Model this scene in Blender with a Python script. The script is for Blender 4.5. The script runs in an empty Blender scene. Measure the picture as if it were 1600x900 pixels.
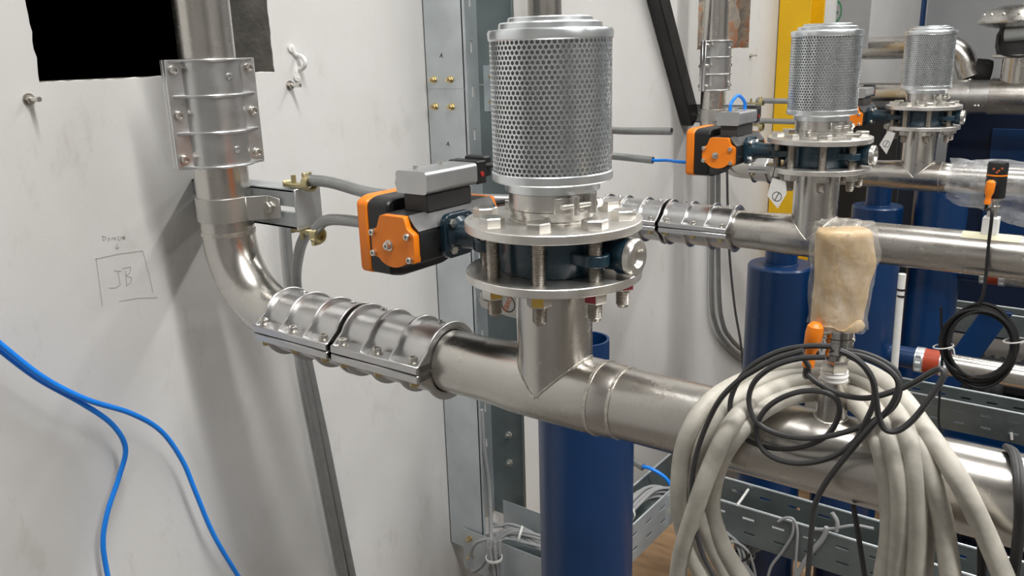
import bpy, bmesh, math, random
from mathutils import Vector, Matrix
random.seed(7)
PI = math.pi
sc = bpy.context.scene
COL = sc.collection

# ------------------------------------------------------------------ camera
CAM = Vector((0.5242, -0.7787, 0.1824))
CR = Vector((0.80397126, 0.59403936, -0.02733947))
CU = Vector((-0.13970786, 0.23336817, 0.96229985))
CF = Vector((-0.57802415, 0.76984189, -0.27061327))
FPX = 1321.84
cd = bpy.data.cameras.new('camera')
cam = bpy.data.objects.new('camera', cd)
COL.objects.link(cam)
cam.matrix_world = Matrix(((CR.x, CU.x, -CF.x, CAM.x), (CR.y, CU.y, -CF.y, CAM.y), (CR.z, CU.z, -CF.z, CAM.z), (0, 0, 0, 1)))
cd.sensor_width = 36.0
cd.lens = FPX / 1600 * 36
cd.clip_start = 0.02
sc.camera = cam

# ------------------------------------------------------------------ world, lamps, exposure
w = bpy.data.worlds.new('world'); sc.world = w; w.use_nodes = True
w.node_tree.nodes['Background'].inputs[0].default_value = (0.9, 0.95, 1.0, 1)
w.node_tree.nodes['Background'].inputs[1].default_value = 0.12
sc.view_settings.view_transform = 'Standard'
sc.view_settings.look = 'None'
sc.view_settings.exposure = 0.34
sc.view_settings.gamma = 1.0
sc.view_settings.use_curve_mapping = False

CEIL_Z = 2.15
LAMPS = [(0.55, -0.32, 33), (1.85, -0.32, 30), (0.55, 1.75, 19), (1.85, 1.75, 19), (0.55, 3.7, 18), (1.85, 3.7, 18), (3.6, -0.32, 16), (3.6, 1.75, 16)]


def lamp_light(x, y, watts):
    ld = bpy.data.lights.new('tube_light', 'AREA')
    ld.shape = 'RECTANGLE'; ld.size = 1.2; ld.size_y = 0.16
    ld.energy = watts; ld.color = (1.0, 0.985, 0.955)
    o = bpy.data.objects.new('tube_light', ld)
    o.location = (x, y, CEIL_Z - 0.16)
    COL.objects.link(o)
    up = bpy.data.lights.new('added_uplight', 'AREA')      # added upward light that brightens the ceiling above the closed housing
    up.shape = 'RECTANGLE'; up.size = 1.2; up.size_y = 0.16
    up.energy = watts * .35; up.color = (1.0, 0.985, 0.955)
    u = bpy.data.objects.new('added_uplight', up)
    u.location = (x, y, CEIL_Z - 0.095); u.rotation_euler = (math.pi, 0, 0)
    COL.objects.link(u)
    return o


for L in LAMPS:
    lamp_light(*L)


# ------------------------------------------------------------------ helpers
def at(px, py, ax, v):
    """point on the plane ax = v seen at a photograph pixel"""
    d = CF + CR * ((px - 800) / FPX) - CU * ((py - 450) / FPX)
    i = 'xyz'.index(ax)
    return CAM + d * ((v - CAM[i]) / d[i])


def frame(d):
    d = Vector(d).normalized()
    a = Vector((0, 0, 1)) if abs(d.z) < 0.9 else Vector((1, 0, 0))
    u = d.cross(a).normalized()
    return u, d.cross(u).normalized(), d


def spline(pts, n=8, closed=False):
    """Catmull-Rom through the points"""
    P = [Vector(p) for p in pts]
    out = []
    m = len(P)
    for i in range(m if closed else m - 1):
        if closed:
            a, b, c, d = P[(i - 1) % m], P[i], P[(i + 1) % m], P[(i + 2) % m]
        else:
            b, c = P[i], P[i + 1]
            a = P[i - 1] if i else b * 2 - c
            d = P[i + 2] if i + 2 < m else c * 2 - b
        for k in range(n):
            t = k / n
            out.append(0.5 * ((2 * b) + (c - a) * t + (2 * a - 5 * b + 4 * c - d) * t * t + (3 * b - a - 3 * c + d) * t ** 3))
    if not closed:
        out.append(P[-1])
    return out


class M:
    def __init__(s):
        s.v = []; s.f = []

    def add(s, vs, fs):
        b = len(s.v)
        s.v += [Vector(q) for q in vs]
        s.f += [tuple(b + i for i in f) for f in fs]
        return s

    def box(s, lo, hi):
        x0, y0, z0 = lo; x1, y1, z1 = hi
        return s.add([(x0, y0, z0), (x1, y0, z0), (x1, y1, z0), (x0, y1, z0), (x0, y0, z1), (x1, y0, z1), (x1, y1, z1), (x0, y1, z1)],
                     [(0, 3, 2, 1), (4, 5, 6, 7), (0, 1, 5, 4), (1, 2, 6, 5), (2, 3, 7, 6), (3, 0, 4, 7)])

    def obox(s, c, X, Y, Z):
        c, X, Y, Z = map(Vector, (c, X, Y, Z))
        vs = [c + X * a + Y * b + Z * d for d in (-1, 1) for a, b in ((-1, -1), (1, -1), (1, 1), (-1, 1))]
        return s.add(vs, [(0, 3, 2, 1), (4, 5, 6, 7), (0, 1, 5, 4), (1, 2, 6, 5), (2, 3, 7, 6), (3, 0, 4, 7)])

    def lathe(s, prof, o=(0, 0, 0), d=(0, 0, 1), n=32, caps=True, rot=0.0):
        """prof: list of (radius, height) along d"""
        u, v, d = frame(d); o = Vector(o)
        vs = []; fs = []
        for r, h in prof:
            for k in range(n):
                a = 2 * PI * k / n + rot
                vs.append(o + d * h + (u * math.cos(a) + v * math.sin(a)) * r)
        m = len(prof)
        for i in range(m - 1):
            for k in range(n):
                k2 = (k + 1) % n
                fs.append((i * n + k, i * n + k2, (i + 1) * n + k2, (i + 1) * n + k))
        if caps:
            fs.append(tuple(range(n - 1, -1, -1)))
            fs.append(tuple((m - 1) * n + k for k in range(n)))
        return s.add(vs, fs)

    def cyl(s, a, b, r, r2=None, n=24, caps=True, rot=0.0):
        a, b = Vector(a), Vector(b)
        L = (b - a).length
        return s.lathe([(r, 0), (r if r2 is None else r2, L)], a, b - a, n, caps, rot)

    def ring(s, a, b, ro, ri, n=32):
        a, b = Vector(a), Vector(b); L = (b - a).length
        u, v, d = frame(b - a)
        vs = []; fs = []
        for r, h in ((ri, 0), (ro, 0), (ro, L), (ri, L)):
            for k in range(n):
                t = 2 * PI * k / n
                vs.append(a + d * h + (u * math.cos(t) + v * math.sin(t)) * r)
        for i in range(4):
            j = (i + 1) % 4
            for k in range(n):
                k2 = (k + 1) % n
                fs.append((i * n + k, i * n + k2, j * n + k2, j * n + k))
        return s.add(vs, fs)

    def tube(s, pts, r, n=10, closed=False, caps=True):
        P = [Vector(p) for p in pts]; m = len(P)
        rr = r if isinstance(r, (list, tuple)) else [r] * m
        T = []
        for i in range(m):
            a = P[(i - 1) % m] if (closed or i) else P[0]
            b = P[(i + 1) % m] if (closed or i < m - 1) else P[-1]
            t = (b - a)
            T.append(t.normalized() if t.length > 1e-9 else Vector((0, 0, 1)))
        u, v, _ = frame(T[0])
        vs = []; fs = []
        for i in range(m):
            u = (u - T[i] * u.dot(T[i])).normalized(); v = T[i].cross(u)
            for k in range(n):
                a = 2 * PI * k / n
                vs.append(P[i] + (u * math.cos(a) + v * math.sin(a)) * rr[i])
        for i in range(m if closed else m - 1):
            j = (i + 1) % m
            for k in range(n):
                k2 = (k + 1) % n
                fs.append((i * n + k, i * n + k2, j * n + k2, j * n + k))
        if caps and not closed:
            fs.append(tuple(range(n - 1, -1, -1))); fs.append(tuple((m - 1) * n + k for k in range(n)))
        return s.add(vs, fs)

    def prism(s, poly, o, U, V, W):
        """2D polygon in plane (U, V) extruded along vector W"""
        o, U, V, W = map(Vector, (o, U, V, W)); n = len(poly)
        vs = [o + U * a + V * b for a, b in poly] + [o + U * a + V * b + W for a, b in poly]
        fs = [tuple(range(n - 1, -1, -1)), tuple(range(n, 2 * n))]
        for i in range(n):
            j = (i + 1) % n
            fs.append((i, j, n + j, n + i))
        return s.add(vs, fs)

    def hexp(s, a, b, af, rot=0.0):
        """chamfered hexagon prism with width across flats af"""
        a, b = Vector(a), Vector(b); L = (b - a).length
        R = af / math.sqrt(3); c = min(0.12 * L, 0.0012)
        return s.lathe([(R * .93, 0), (R, c), (R, L - c), (R * .93, L)], a, b - a, 6, True, rot)

    def ball(s, c, r, n=12, sq=1.0):
        pr = [(r * math.sin(PI * i / n) + 1e-5, -r * sq * math.cos(PI * i / n)) for i in range(n + 1)]
        return s.lathe(pr, c, (0, 0, 1), 2 * n, True)


ORG = {}


def tag(o, label=None, cat=None, group=None, kind=None):
    if label: o['label'] = label
    if cat: o['category'] = cat
    if group: o['group'] = group
    if kind: o['kind'] = kind
    return o


def thing(name, loc, label, cat, group=None, rot=None):
    o = bpy.data.objects.new(name, None)
    o.empty_display_size = 0.02
    COL.objects.link(o)
    o.location = loc
    if rot is not None:
        o.rotation_euler = rot.to_euler()
        ORG[o] = Vector((0, 0, 0))
    else:
        ORG[o] = Vector(loc)
    return tag(o, label, cat, group)


def build(m, name, mat, parent=None, bev=0.0, ang=35, loc=None, segs=2, merge=False):
    """one mesh object; coordinates are world ones, made local to the parent's base"""
    off = ORG[parent] if parent is not None else Vector(loc if loc is not None else (0, 0, 0))
    me = bpy.data.meshes.new(name)
    me.from_pydata([tuple(q - off) for q in m.v], [], m.f)
    bm = bmesh.new(); bm.from_mesh(me)
    if merge:
        bmesh.ops.remove_doubles(bm, verts=bm.verts, dist=1e-5)
    bmesh.ops.recalc_face_normals(bm, faces=bm.faces)
    bm.to_mesh(me); bm.free()
    me.polygons.foreach_set('use_smooth', [True] * len(me.polygons))
    me.set_sharp_from_angle(angle=math.radians(ang))
    me.materials.append(MAT[mat] if isinstance(mat, str) else mat)
    o = bpy.data.objects.new(name, me)
    COL.objects.link(o)
    if parent is not None:
        o.parent = parent
        ORG[o] = ORG[parent]
    else:
        o.location = off
        ORG[o] = off
    if bev:
        md = o.modifiers.new('bevel', 'BEVEL'); md.width = bev; md.segments = segs
        md.limit_method = 'ANGLE'; md.angle_limit = math.radians(40)
    return o


def dup(o, parent, name=None):
    """another copy of one part, sharing its mesh"""
    c = o.copy(); COL.objects.link(c); c.parent = parent
    ORG[c] = ORG.get(parent, Vector())
    return c


def copy_tree(o, parent=None, delta=(0, 0, 0), label=None):
    c = o.copy(); COL.objects.link(c)
    c.parent = parent
    if parent is None:
        c.location = o.location + Vector(delta)
        ORG[c] = ORG[o] + Vector(delta)
        if label: c['label'] = label
    for ch in [q for q in o.children]:
        if ch.name.startswith('paint_mark'): continue        # only the near nuts carry paint
        copy_tree(ch, c)
    return c


def text_mesh(txt, size, name, mat, parent, o, U, V, thick=0.0002):
    cu = bpy.data.curves.new('t', 'FONT'); cu.body = txt; cu.size = size; cu.align_x = 'CENTER'; cu.align_y = 'CENTER'
    ob = bpy.data.objects.new('t', cu); COL.objects.link(ob)
    bpy.context.view_layer.update()
    me = bpy.data.meshes.new_from_object(ob)
    bpy.data.objects.remove(ob)
    U, V, o = Vector(U).normalized(), Vector(V).normalized(), Vector(o)
    mm = M(); mm.add([o + U * q.co.x + V * q.co.y for q in me.vertices], [tuple(pl.vertices) for pl in me.polygons])
    return build(mm, name, mat, parent)


# ------------------------------------------------------------------ materials
MAT = {}


def nodes(name):
    m = bpy.data.materials.new(name); m.use_nodes = True
    MAT[name] = m
    nt = m.node_tree
    return m, nt, nt.nodes['Principled BSDF']


def noise(nt, scale, detail=4, rough=.55, vec=None, sc3=None):
    n = nt.nodes.new('ShaderNodeTexNoise'); n.inputs['Scale'].default_value = scale
    n.inputs['Detail'].default_value = detail; n.inputs['Roughness'].default_value = rough
    tc = nt.nodes.new('ShaderNodeTexCoord')
    src = tc.outputs['Object']
    if sc3:
        mp = nt.nodes.new('ShaderNodeMapping'); mp.inputs['Scale'].default_value = sc3
        nt.links.new(src, mp.inputs[0]); src = mp.outputs[0]
    nt.links.new(src, n.inputs['Vector'])
    return n


def ramp(nt, src, stops):
    r = nt.nodes.new('ShaderNodeValToRGB')
    el = r.color_ramp.elements
    while len(el) < len(stops): el.new(0.5)
    for e, (p, c) in zip(el, stops):
        e.position = p; e.color = c if len(c) == 4 else (*c, 1)
    nt.links.new(src, r.inputs[0])
    return r


def simple(name, col, rough=.5, metal=0.0, var=0.0, nscale=30, bump=0.0, bscale=200, rvar=0.0, spec=None, sc3=None, coat=0.0):
    m, nt, b = nodes(name)
    b.inputs['Base Color'].default_value = (*col, 1)
    b.inputs['Roughness'].default_value = rough
    b.inputs['Metallic'].default_value = metal
    if spec is not None: b.inputs['Specular IOR Level'].default_value = spec
    if coat: b.inputs['Coat Weight'].default_value = coat; b.inputs['Coat Roughness'].default_value = .15
    if var:
        n = noise(nt, nscale, sc3=sc3)
        r = ramp(nt, n.outputs[0], [(.3, tuple(c * (1 - var) for c in col)), (.7, tuple(min(1, c * (1 + var)) for c in col))])
        nt.links.new(r.outputs[0], b.inputs['Base Color'])
    if rvar:
        n = noise(nt, nscale * 1.7, 5, .6, sc3=sc3)
        mr = nt.nodes.new('ShaderNodeMapRange')
        mr.inputs['From Min'].default_value = .3; mr.inputs['From Max'].default_value = .7
        mr.inputs['To Min'].default_value = rough - rvar; mr.inputs['To Max'].default_value = rough + rvar
        nt.links.new(n.outputs[0], mr.inputs[0]); nt.links.new(mr.outputs[0], b.inputs['Roughness'])
    if bump:
        n = noise(nt, bscale, 3)
        bp = nt.nodes.new('ShaderNodeBump'); bp.inputs['Strength'].default_value = bump; bp.inputs['Distance'].default_value = .002
        nt.links.new(n.outputs[0], bp.inputs['Height']); nt.links.new(bp.outputs[0], b.inputs['Normal'])
    return m


simple('steel', (.63, .605, .57), .265, 1, .05, 9, 0, 90, .05)
simple('steel_fitting', (.68, .66, .63), .28, 1, .05, 30, 0, 150, .04)
simple('weld', (.66, .63, .58), .34, 1, .15, 160, .5, 400)
simple('flange_steel', (.84, .82, .785), .40, 1, .07, 35, .03, 260, .07)
simple('chrome', (.55, .54, .53), .12, 1, .05, 60)
simple('button_copper', (.40, .10, .03), .4)
simple('bolt_steel', (.70, .68, .64), .3, 1, .06, 90)
simple('thread_steel', (.52, .49, .45), .32, 1, .08, 120)
simple('cast_alu', (.64, .64, .64), .34, 1, .08, 22, .06, 260, .07)
simple('zinc', (.87, .91, .94), .32, 1, .05, 20, 0, 120, .05)
simple('zinc_mesh', (.86, .89, .91), .27, 1, .05, 25, 0, 100, .05)
simple('filter_core', (.36, .375, .38), .8, 0, .05, 60)
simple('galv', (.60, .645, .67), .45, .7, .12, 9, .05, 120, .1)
simple('galv_shaded', (.25, .285, .285), .45, .8, .14, 11, .05, 120, .08)  # galvanized sheet with the shade of the trays put into its colour
simple('conduit', (.36, .37, .37), .42, .75, .08, 30, .04, 140)
simple('grey_paint', (.42, .45, .46), .4, .2, .06, 35, .05, 120)
simple('strap_steel', (.55, .54, .51), .4, .95, .07, 30)
simple('yellow_zinc', (.55, .48, .27), .35, .9, .2, 60)
simple('brass_zinc', (.72, .58, .33), .3, 1, .15, 80)
simple('orange', (.95, .245, .010), .38, 0, .04, 40, .05, 300)
simple('black_plastic', (.012, .013, .014), .38, 0, .2, 40, .05, 260)
simple('black_alu', (.022, .023, .025), .42, .2, .3, 30, .04, 200, .1)
simple('dusty_alu', (.10, .10, .10), .5, .5, .35, 28, .04, 200, .1)
simple('grey_plastic', (.36, .36, .36), .45, 0, .05, 40)
simple('dark_block', (.055, .052, .05), .45, 0, .2, 30)
simple('alu_silver', (.60, .61, .62), .36, .9, .05, 40, .04, 240)
simple('valve_blue', (.012, .038, .060), .3, 0, .12, 40, .08, 160, .05, coat=.3)
simple('tank_blue', (.002, .032, .118), .34, 0, .15, 6, .02, 60, .05, coat=.15)
simple('tank_blue_dark', (.004, .012, .04), .4, 0, .15, 6)
simple('blue_tube', (.010, .25, .92), .35, 0, .04, 30)
simple('white_cable', (.49, .465, .41), .5, 0, .22, 34, .12, 160)
simple('grey_cable', (.33, .335, .34), .5, 0, .05, 40)
simple('dark_cable', (.045, .045, .047), .5, 0, .15, 40)
simple('black_cable', (.012, .012, .013), .45)
simple('white_plastic', (.80, .80, .78), .45, 0, .04, 40)
simple('ptfe', (.88, .88, .86), .6)
simple('black_paint', (.014, .014, .014), .38, 0, .4, 14, .12, 60, .1)
simple('yellow_paint', (.78, .46, .004), .42, 0, .05, 8)
simple('red_rubber', (.42, .055, .02), .45, 0, .08, 40)
simple('red_plastic', (.55, .03, .02), .4)
simple('yellow_cap', (.75, .50, .10), .45)
simple('magenta_cap', (.36, .03, .05), .35)
simple('tag_white', (.78, .77, .74), .5, 0, .05, 60)
simple('ink_dark', (.015, .02, .045), .5)
simple('ink_orange', (.85, .16, .02), .5)
simple('pencil', (.42, .41, .40), .8)
simple('concrete', (.23, .22, .20), .9, 0, .25, 18, .5, 90)
simple('unlit_black', (.004, .004, .004), .95)  # near-black colour stands in for the unlit depth of the opening
simple('ceiling_mat', (.55, .55, .54), .9)
simple('far_wall_mat', (.33, .335, .345), .8, 0, .06, 4)
simple('side_wall_mat', (.30, .295, .285), .85, 0, .25, 1.2)
simple('plywood', (.34, .21, .11), .7, 0, .25, 6, .1, 80, sc3=(1, 6, 1))
simple('tape', (.66, .63, .46), .5)
simple('tape_brown', (.45, .36, .27), .5, .3)
simple('rubber', (.03, .03, .03), .7)
simple('lamp_white', (.85, .85, .85), .4)
simple('green_ink', (.03, .22, .09), .5)
simple('machine_black', (.01, .011, .014), .5)  # near-black of the blower motors and the dark cabinet


def wall_material():
    m, nt, b = nodes('wall_paint')
    n1 = noise(nt, 2.2, 5, .6)
    r1 = ramp(nt, n1.outputs[0], [(.25, (.61, .60, .58)), (.6, (.675, .67, .66)), (.85, (.70, .698, .69))])
    n2 = noise(nt, 14, 6, .7, sc3=(1, 1, .45))
    r2 = ramp(nt, n2.outputs[0], [(.30, (.72, .70, .66)), (.42, (1, 1, 1))])
    mx = nt.nodes.new('ShaderNodeMix'); mx.data_type = 'RGBA'; mx.blend_type = 'MULTIPLY'
    mx.inputs['Factor'].default_value = .35
    nt.links.new(r1.outputs[0], mx.inputs['A']); nt.links.new(r2.outputs[0], mx.inputs['B'])
    nt.links.new(mx.outputs['Result'], b.inputs['Base Color'])
    b.inputs['Roughness'].default_value = .62
    n3 = noise(nt, 7, 6, .6)
    bp = nt.nodes.new('ShaderNodeBump'); bp.inputs['Strength'].default_value = .25; bp.inputs['Distance'].default_value = .006
    nt.links.new(n3.outputs[0], bp.inputs['Height']); nt.links.new(bp.outputs[0], b.inputs['Normal'])


wall_material()


def brick_reveal():
    m, nt, b = nodes('broken_brick')
    n = noise(nt, 16, 5, .65)
    r = ramp(nt, n.outputs[0], [(.38, (.20, .18, .155)), (.5, (.30, .26, .21)), (.58, (.36, .17, .09)), (.75, (.40, .20, .11))])
    nt.links.new(r.outputs[0], b.inputs['Base Color']); b.inputs['Roughness'].default_value = .9
    bp = nt.nodes.new('ShaderNodeBump'); bp.inputs['Strength'].default_value = .8; bp.inputs['Distance'].default_value = .01
    nt.links.new(n.outputs[0], bp.inputs['Height']); nt.links.new(bp.outputs[0], b.inputs['Normal'])


brick_reveal()


def floor_material():
    m, nt, b = nodes('floor_concrete')
    n = noise(nt, 3, 6, .65)
    r = ramp(nt, n.outputs[0], [(.3, (.11, .10, .09)), (.7, (.20, .18, .16))])
    nt.links.new(r.outputs[0], b.inputs['Base Color']); b.inputs['Roughness'].default_value = .7


floor_material()


def cardboard():
    m, nt, b = nodes('cardboard')
    n = noise(nt, 18, 5, .6)
    r = ramp(nt, n.outputs[0], [(.3, (.50, .34, .165)), (.7, (.64, .47, .26))])
    nt.links.new(r.outputs[0], b.inputs['Base Color']); b.inputs['Roughness'].default_value = .6
    n2 = noise(nt, 55, 4, .6, sc3=(1, 1, .5))
    bp = nt.nodes.new('ShaderNodeBump'); bp.inputs['Strength'].default_value = .5; bp.inputs['Distance'].default_value = .004
    nt.links.new(n2.outputs[0], bp.inputs['Height']); nt.links.new(bp.outputs[0], b.inputs['Normal'])


cardboard()


def film(name, opac, tint, scale):
    m, nt, b = nodes(name)
    out = nt.nodes['Material Output']
    tr = nt.nodes.new('ShaderNodeBsdfTransparent')
    mix = nt.nodes.new('ShaderNodeMixShader')
    b.inputs['Base Color'].default_value = (*tint, 1); b.inputs['Roughness'].default_value = .12
    b.inputs['Specular IOR Level'].default_value = .8
    n = noise(nt, scale, 5, .65, sc3=(1, 1, .35))
    bp = nt.nodes.new('ShaderNodeBump'); bp.inputs['Strength'].default_value = 1.0; bp.inputs['Distance'].default_value = .006
    nt.links.new(n.outputs[0], bp.inputs['Height']); nt.links.new(bp.outputs[0], b.inputs['Normal'])
    r = ramp(nt, n.outputs[0], [(.35, (opac * .45,) * 3), (.65, (min(1, opac * 1.7),) * 3)])
    nt.links.new(r.outputs[0], mix.inputs[0])
    nt.links.new(tr.outputs[0], mix.inputs[1]); nt.links.new(b.outputs[0], mix.inputs[2])
    nt.links.new(mix.outputs[0], out.inputs['Surface'])


film('cling_film', .16, (.85, .84, .82), 30)
film('poly_bag', .24, (.72, .74, .76), 16)

# ================================================================== THE SETTING
WX = -0.76          # wall surface
FLOOR = -1.35
FY = 5.6            # far wall
LINE = [0.0, 0.957, 1.903]   # y of the three pipe lines
S = LINE[1]


def struct(m, name, mat, parent=None, **k):
    o = build(m, name, mat, parent, **k)
    if parent is None: o['kind'] = 'structure'
    return o


# wall with two openings: grid of quads around them, ragged edges
HOLES = [(-0.18, 0.236, 0.156, 0.62), (2.03, 2.50, 0.165, 0.62)]


def wall_mesh():
    ys = sorted({-2.6, FY, *[h[0] for h in HOLES], *[h[1] for h in HOLES]})
    zs = sorted({FLOOR, CEIL_Z, .156, .165, .62})
    m = M()
    for i in range(len(ys) - 1):
        for j in range(len(zs) - 1):
            yc, zc = (ys[i] + ys[i + 1]) / 2, (zs[j] + zs[j + 1]) / 2
            if any(h[0] < yc < h[1] and h[2] < zc < h[3] for h in HOLES):
                continue
            m.add([(WX, ys[i], zs[j]), (WX, ys[i + 1], zs[j]), (WX, ys[i + 1], zs[j + 1]), (WX, ys[i], zs[j + 1])], [(0, 1, 2, 3)])
    return m


wall_left = struct(wall_mesh(), 'wall_left', 'wall_paint', merge=True)
# ragged plaster edges and reveals; a shaft coloured near-black, as unlit, behind the first opening, broken brick in the second
for (y0, y1, z0, z1), mt in zip(HOLES, ('concrete', 'broken_brick')):
    D = 0.11 if mt == 'concrete' else 0.05
    lip = M(); rev = M()
    for (a, b) in (((y0, z0), (y1, z0)), ((y1, z0), (y1, z1)), ((y1, z1), (y0, z1)), ((y0, z1), (y0, z0))):
        n = 40
        vl = []; vr = []
        for k in range(n + 1):
            t = k / n
            y = a[0] + (b[0] - a[0]) * t; z = a[1] + (b[1] - a[1]) * t
            j = random.uniform(0, .0028) if 0 < k < n else 0
            ny, nz = (0, 1) if a[1] == b[1] == z0 else (-1, 0) if a[0] == b[0] == y1 else (0, -1) if a[1] == b[1] else (1, 0)
            vl += [(WX, y, z), (WX - .0005, y + ny * j, z + nz * j)]
            vr += [(WX - .0005, y + ny * j, z + nz * j), (WX - .02, y + ny * j * .6, z + nz * j * .6), (WX - D, y, z)]
        fl = [(2 * k, 2 * k + 2, 2 * k + 3, 2 * k + 1) for k in range(n)]
        fr = []
        for k in range(n):
            q = 3 * k
            fr += [(q, q + 3, q + 4, q + 1), (q + 1, q + 4, q + 5, q + 2)]
        lip.add(vl, fl); rev.add(vr, fr)
    build(lip, 'plaster_edge', 'wall_paint', wall_left)
    build(rev, 'opening_reveal', mt, wall_left)
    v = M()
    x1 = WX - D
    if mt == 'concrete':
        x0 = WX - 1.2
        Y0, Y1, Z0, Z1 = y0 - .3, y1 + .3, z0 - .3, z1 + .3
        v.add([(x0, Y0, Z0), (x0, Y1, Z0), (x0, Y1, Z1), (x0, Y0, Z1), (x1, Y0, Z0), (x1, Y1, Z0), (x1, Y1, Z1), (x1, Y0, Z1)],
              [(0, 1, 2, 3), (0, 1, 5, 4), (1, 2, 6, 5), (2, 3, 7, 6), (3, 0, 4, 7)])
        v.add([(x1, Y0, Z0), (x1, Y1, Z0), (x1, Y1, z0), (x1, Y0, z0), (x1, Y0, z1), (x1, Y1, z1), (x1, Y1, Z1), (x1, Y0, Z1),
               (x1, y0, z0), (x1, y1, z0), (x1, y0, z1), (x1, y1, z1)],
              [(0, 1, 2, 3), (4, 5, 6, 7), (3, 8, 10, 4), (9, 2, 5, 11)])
        build(v, 'dark_shaft', 'unlit_black', wall_left)
    else:
        n = 14
        rn = random.Random(4)
        g = [[(x1 + rn.uniform(0, .03) * (0 < i < n and 0 < j < n), y0 + (y1 - y0) * i / n, z0 + (z1 - z0) * j / n) for j in range(n + 1)] for i in range(n + 1)]
        for i in range(n):
            for j in range(n):
                v.add([g[i][j], g[i + 1][j], g[i + 1][j + 1], g[i][j + 1]], [(0, 1, 2, 3)])
        build(v, 'brick_infill', mt, wall_left, merge=True)

# pencil sketch of a junction box on the wall
def stroke(pts, r=.0007):
    m = M()
    q = [at(x, y, 'x', WX + .0004) for x, y in pts]
    for a, b in zip(q[:-1], q[1:]):
        d = (b - a).normalized(); n = Vector((0, -d.z, d.y)) * r
        m.add([a + n, b + n, b - n, a - n], [(0, 1, 2, 3)])
    return m


strokes = [[(150, 404), (155, 440), (160, 479)], [(149, 405), (185, 397), (223, 392)], [(223, 392), (232, 425), (239, 457)],
           [(186, 471), (215, 466), (246, 465)], [(178, 423), (190, 424)], [(184, 424), (188, 445), (181, 450), (170, 450)],
           [(196, 423), (198, 448)], [(191, 420), (204, 417), (203, 426), (197, 431), (206, 434), (204, 442), (198, 446)],
           [(183, 381), (183, 388)], [(180, 386), (183, 389), (187, 386)],
           [(160, 369), (161, 376), (165, 374), (165, 370), (160, 369)], [(168, 371), (170, 374), (172, 371)], [(171, 374), (169, 378)],
           [(174, 375), (175, 371), (177, 372)], [(178, 374), (181, 372), (179, 371), (178, 373), (181, 375)],
           [(187, 369), (184, 371), (185, 375), (188, 375)], [(189, 374), (189, 370), (192, 370), (192, 374)], [(193, 374), (193, 370), (195, 374)], [(195, 374), (195, 368)]]
mm = M()
for st in strokes:
    q = stroke(st); mm.add(q.v, q.f)
sk = build(mm, 'pencil_sketch', 'pencil', wall_left)
sk['label'] = 'pencil rectangle with the letters JB'

struct(M().add([(-.9, -2.6, FLOOR), (5, -2.6, FLOOR), (5, FY, FLOOR), (-.9, FY, FLOOR)], [(0, 1, 2, 3)]), 'floor', 'floor_concrete')
struct(M().add([(-.9, -2.6, CEIL_Z), (5, -2.6, CEIL_Z), (5, FY, CEIL_Z), (-.9, FY, CEIL_Z)], [(0, 3, 2, 1)]), 'ceiling', 'ceiling_mat')
struct(M().add([(-.9, FY, FLOOR), (5, FY, FLOOR), (5, FY, CEIL_Z), (-.9, FY, CEIL_Z)], [(0, 1, 2, 3)]), 'wall_far', 'far_wall_mat')
struct(M().add([(5, -2.6, FLOOR), (5, FY, FLOOR), (5, FY, CEIL_Z), (5, -2.6, CEIL_Z)], [(0, 1, 2, 3)]), 'wall_right', 'side_wall_mat')
struct(M().add([(-.9, -2.6, FLOOR), (5, -2.6, FLOOR), (5, -2.6, CEIL_Z), (-.9, -2.6, CEIL_Z)], [(0, 1, 2, 3)]), 'wall_near', 'side_wall_mat')

# lamp housings over the light strips
for i, (x, y, e) in enumerate(LAMPS):
    t = thing('ceiling_lamp', (x, y, CEIL_Z), 'white ceiling strip lamp over the %s, %s' % ({-.32: 'nearest pipe', 1.75: 'two far pipes', 3.7: 'back of the room'}[y], {.55: 'beside the left wall', 1.85: 'in the middle of the room', 3.6: 'beside the right wall'}[x]), 'lamp', 'ceiling strip lamps')
    build(M().box((x - .62, y - .10, CEIL_Z - .15), (x + .62, y + .10, CEIL_Z - .10)), 'housing', 'lamp_white', t, bev=.006)
    for sx in (-.45, .45):
        build(M().cyl((x + sx, y, CEIL_Z - .10), (x + sx, y, CEIL_Z), .008, n=10), 'hanger_rod', 'bolt_steel', t)


# ================================================================== PIPE LINES
RP = 0.0405      # main pipe radius
HP = -0.204      # main pipe axis height
XV = -0.614      # riser x of the near line
RS = 0.0440      # tee stub radius

ORD = ['nearest', 'middle', 'farthest']


def riser(k, x, top):
    y = LINE[k]
    Rb = 0.125
    pts = [(x, y, top), (x, y, .3), (x, y, .1), (x, y, HP + Rb)]
    for i in range(1, 17):
        a = PI / 2 * i / 16
        pts.append((x + Rb - Rb * math.cos(a), y, HP + Rb - Rb * math.sin(a)))
    pts.append((-.412 + .004, y, HP))
    t = thing('riser_pipe', (x, y, HP), 'stainless steel riser pipe with elbow on the %s line' % ORD[k], 'pipe', 'steel riser pipes with elbows')
    build(M().tube(pts, RP, 40), 'elbow_pipe', 'steel', t)
    build(M().ring((x, y, HP + Rb - .003), (x, y, HP + Rb + .003), RP + .0011, RP - .003, 40), 'weld_seam', 'weld', t)
    return t


riser(0, XV, 1.2)
riser(1, -.66, 1.2)
riser(2, -.64, 1.2)


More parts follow.
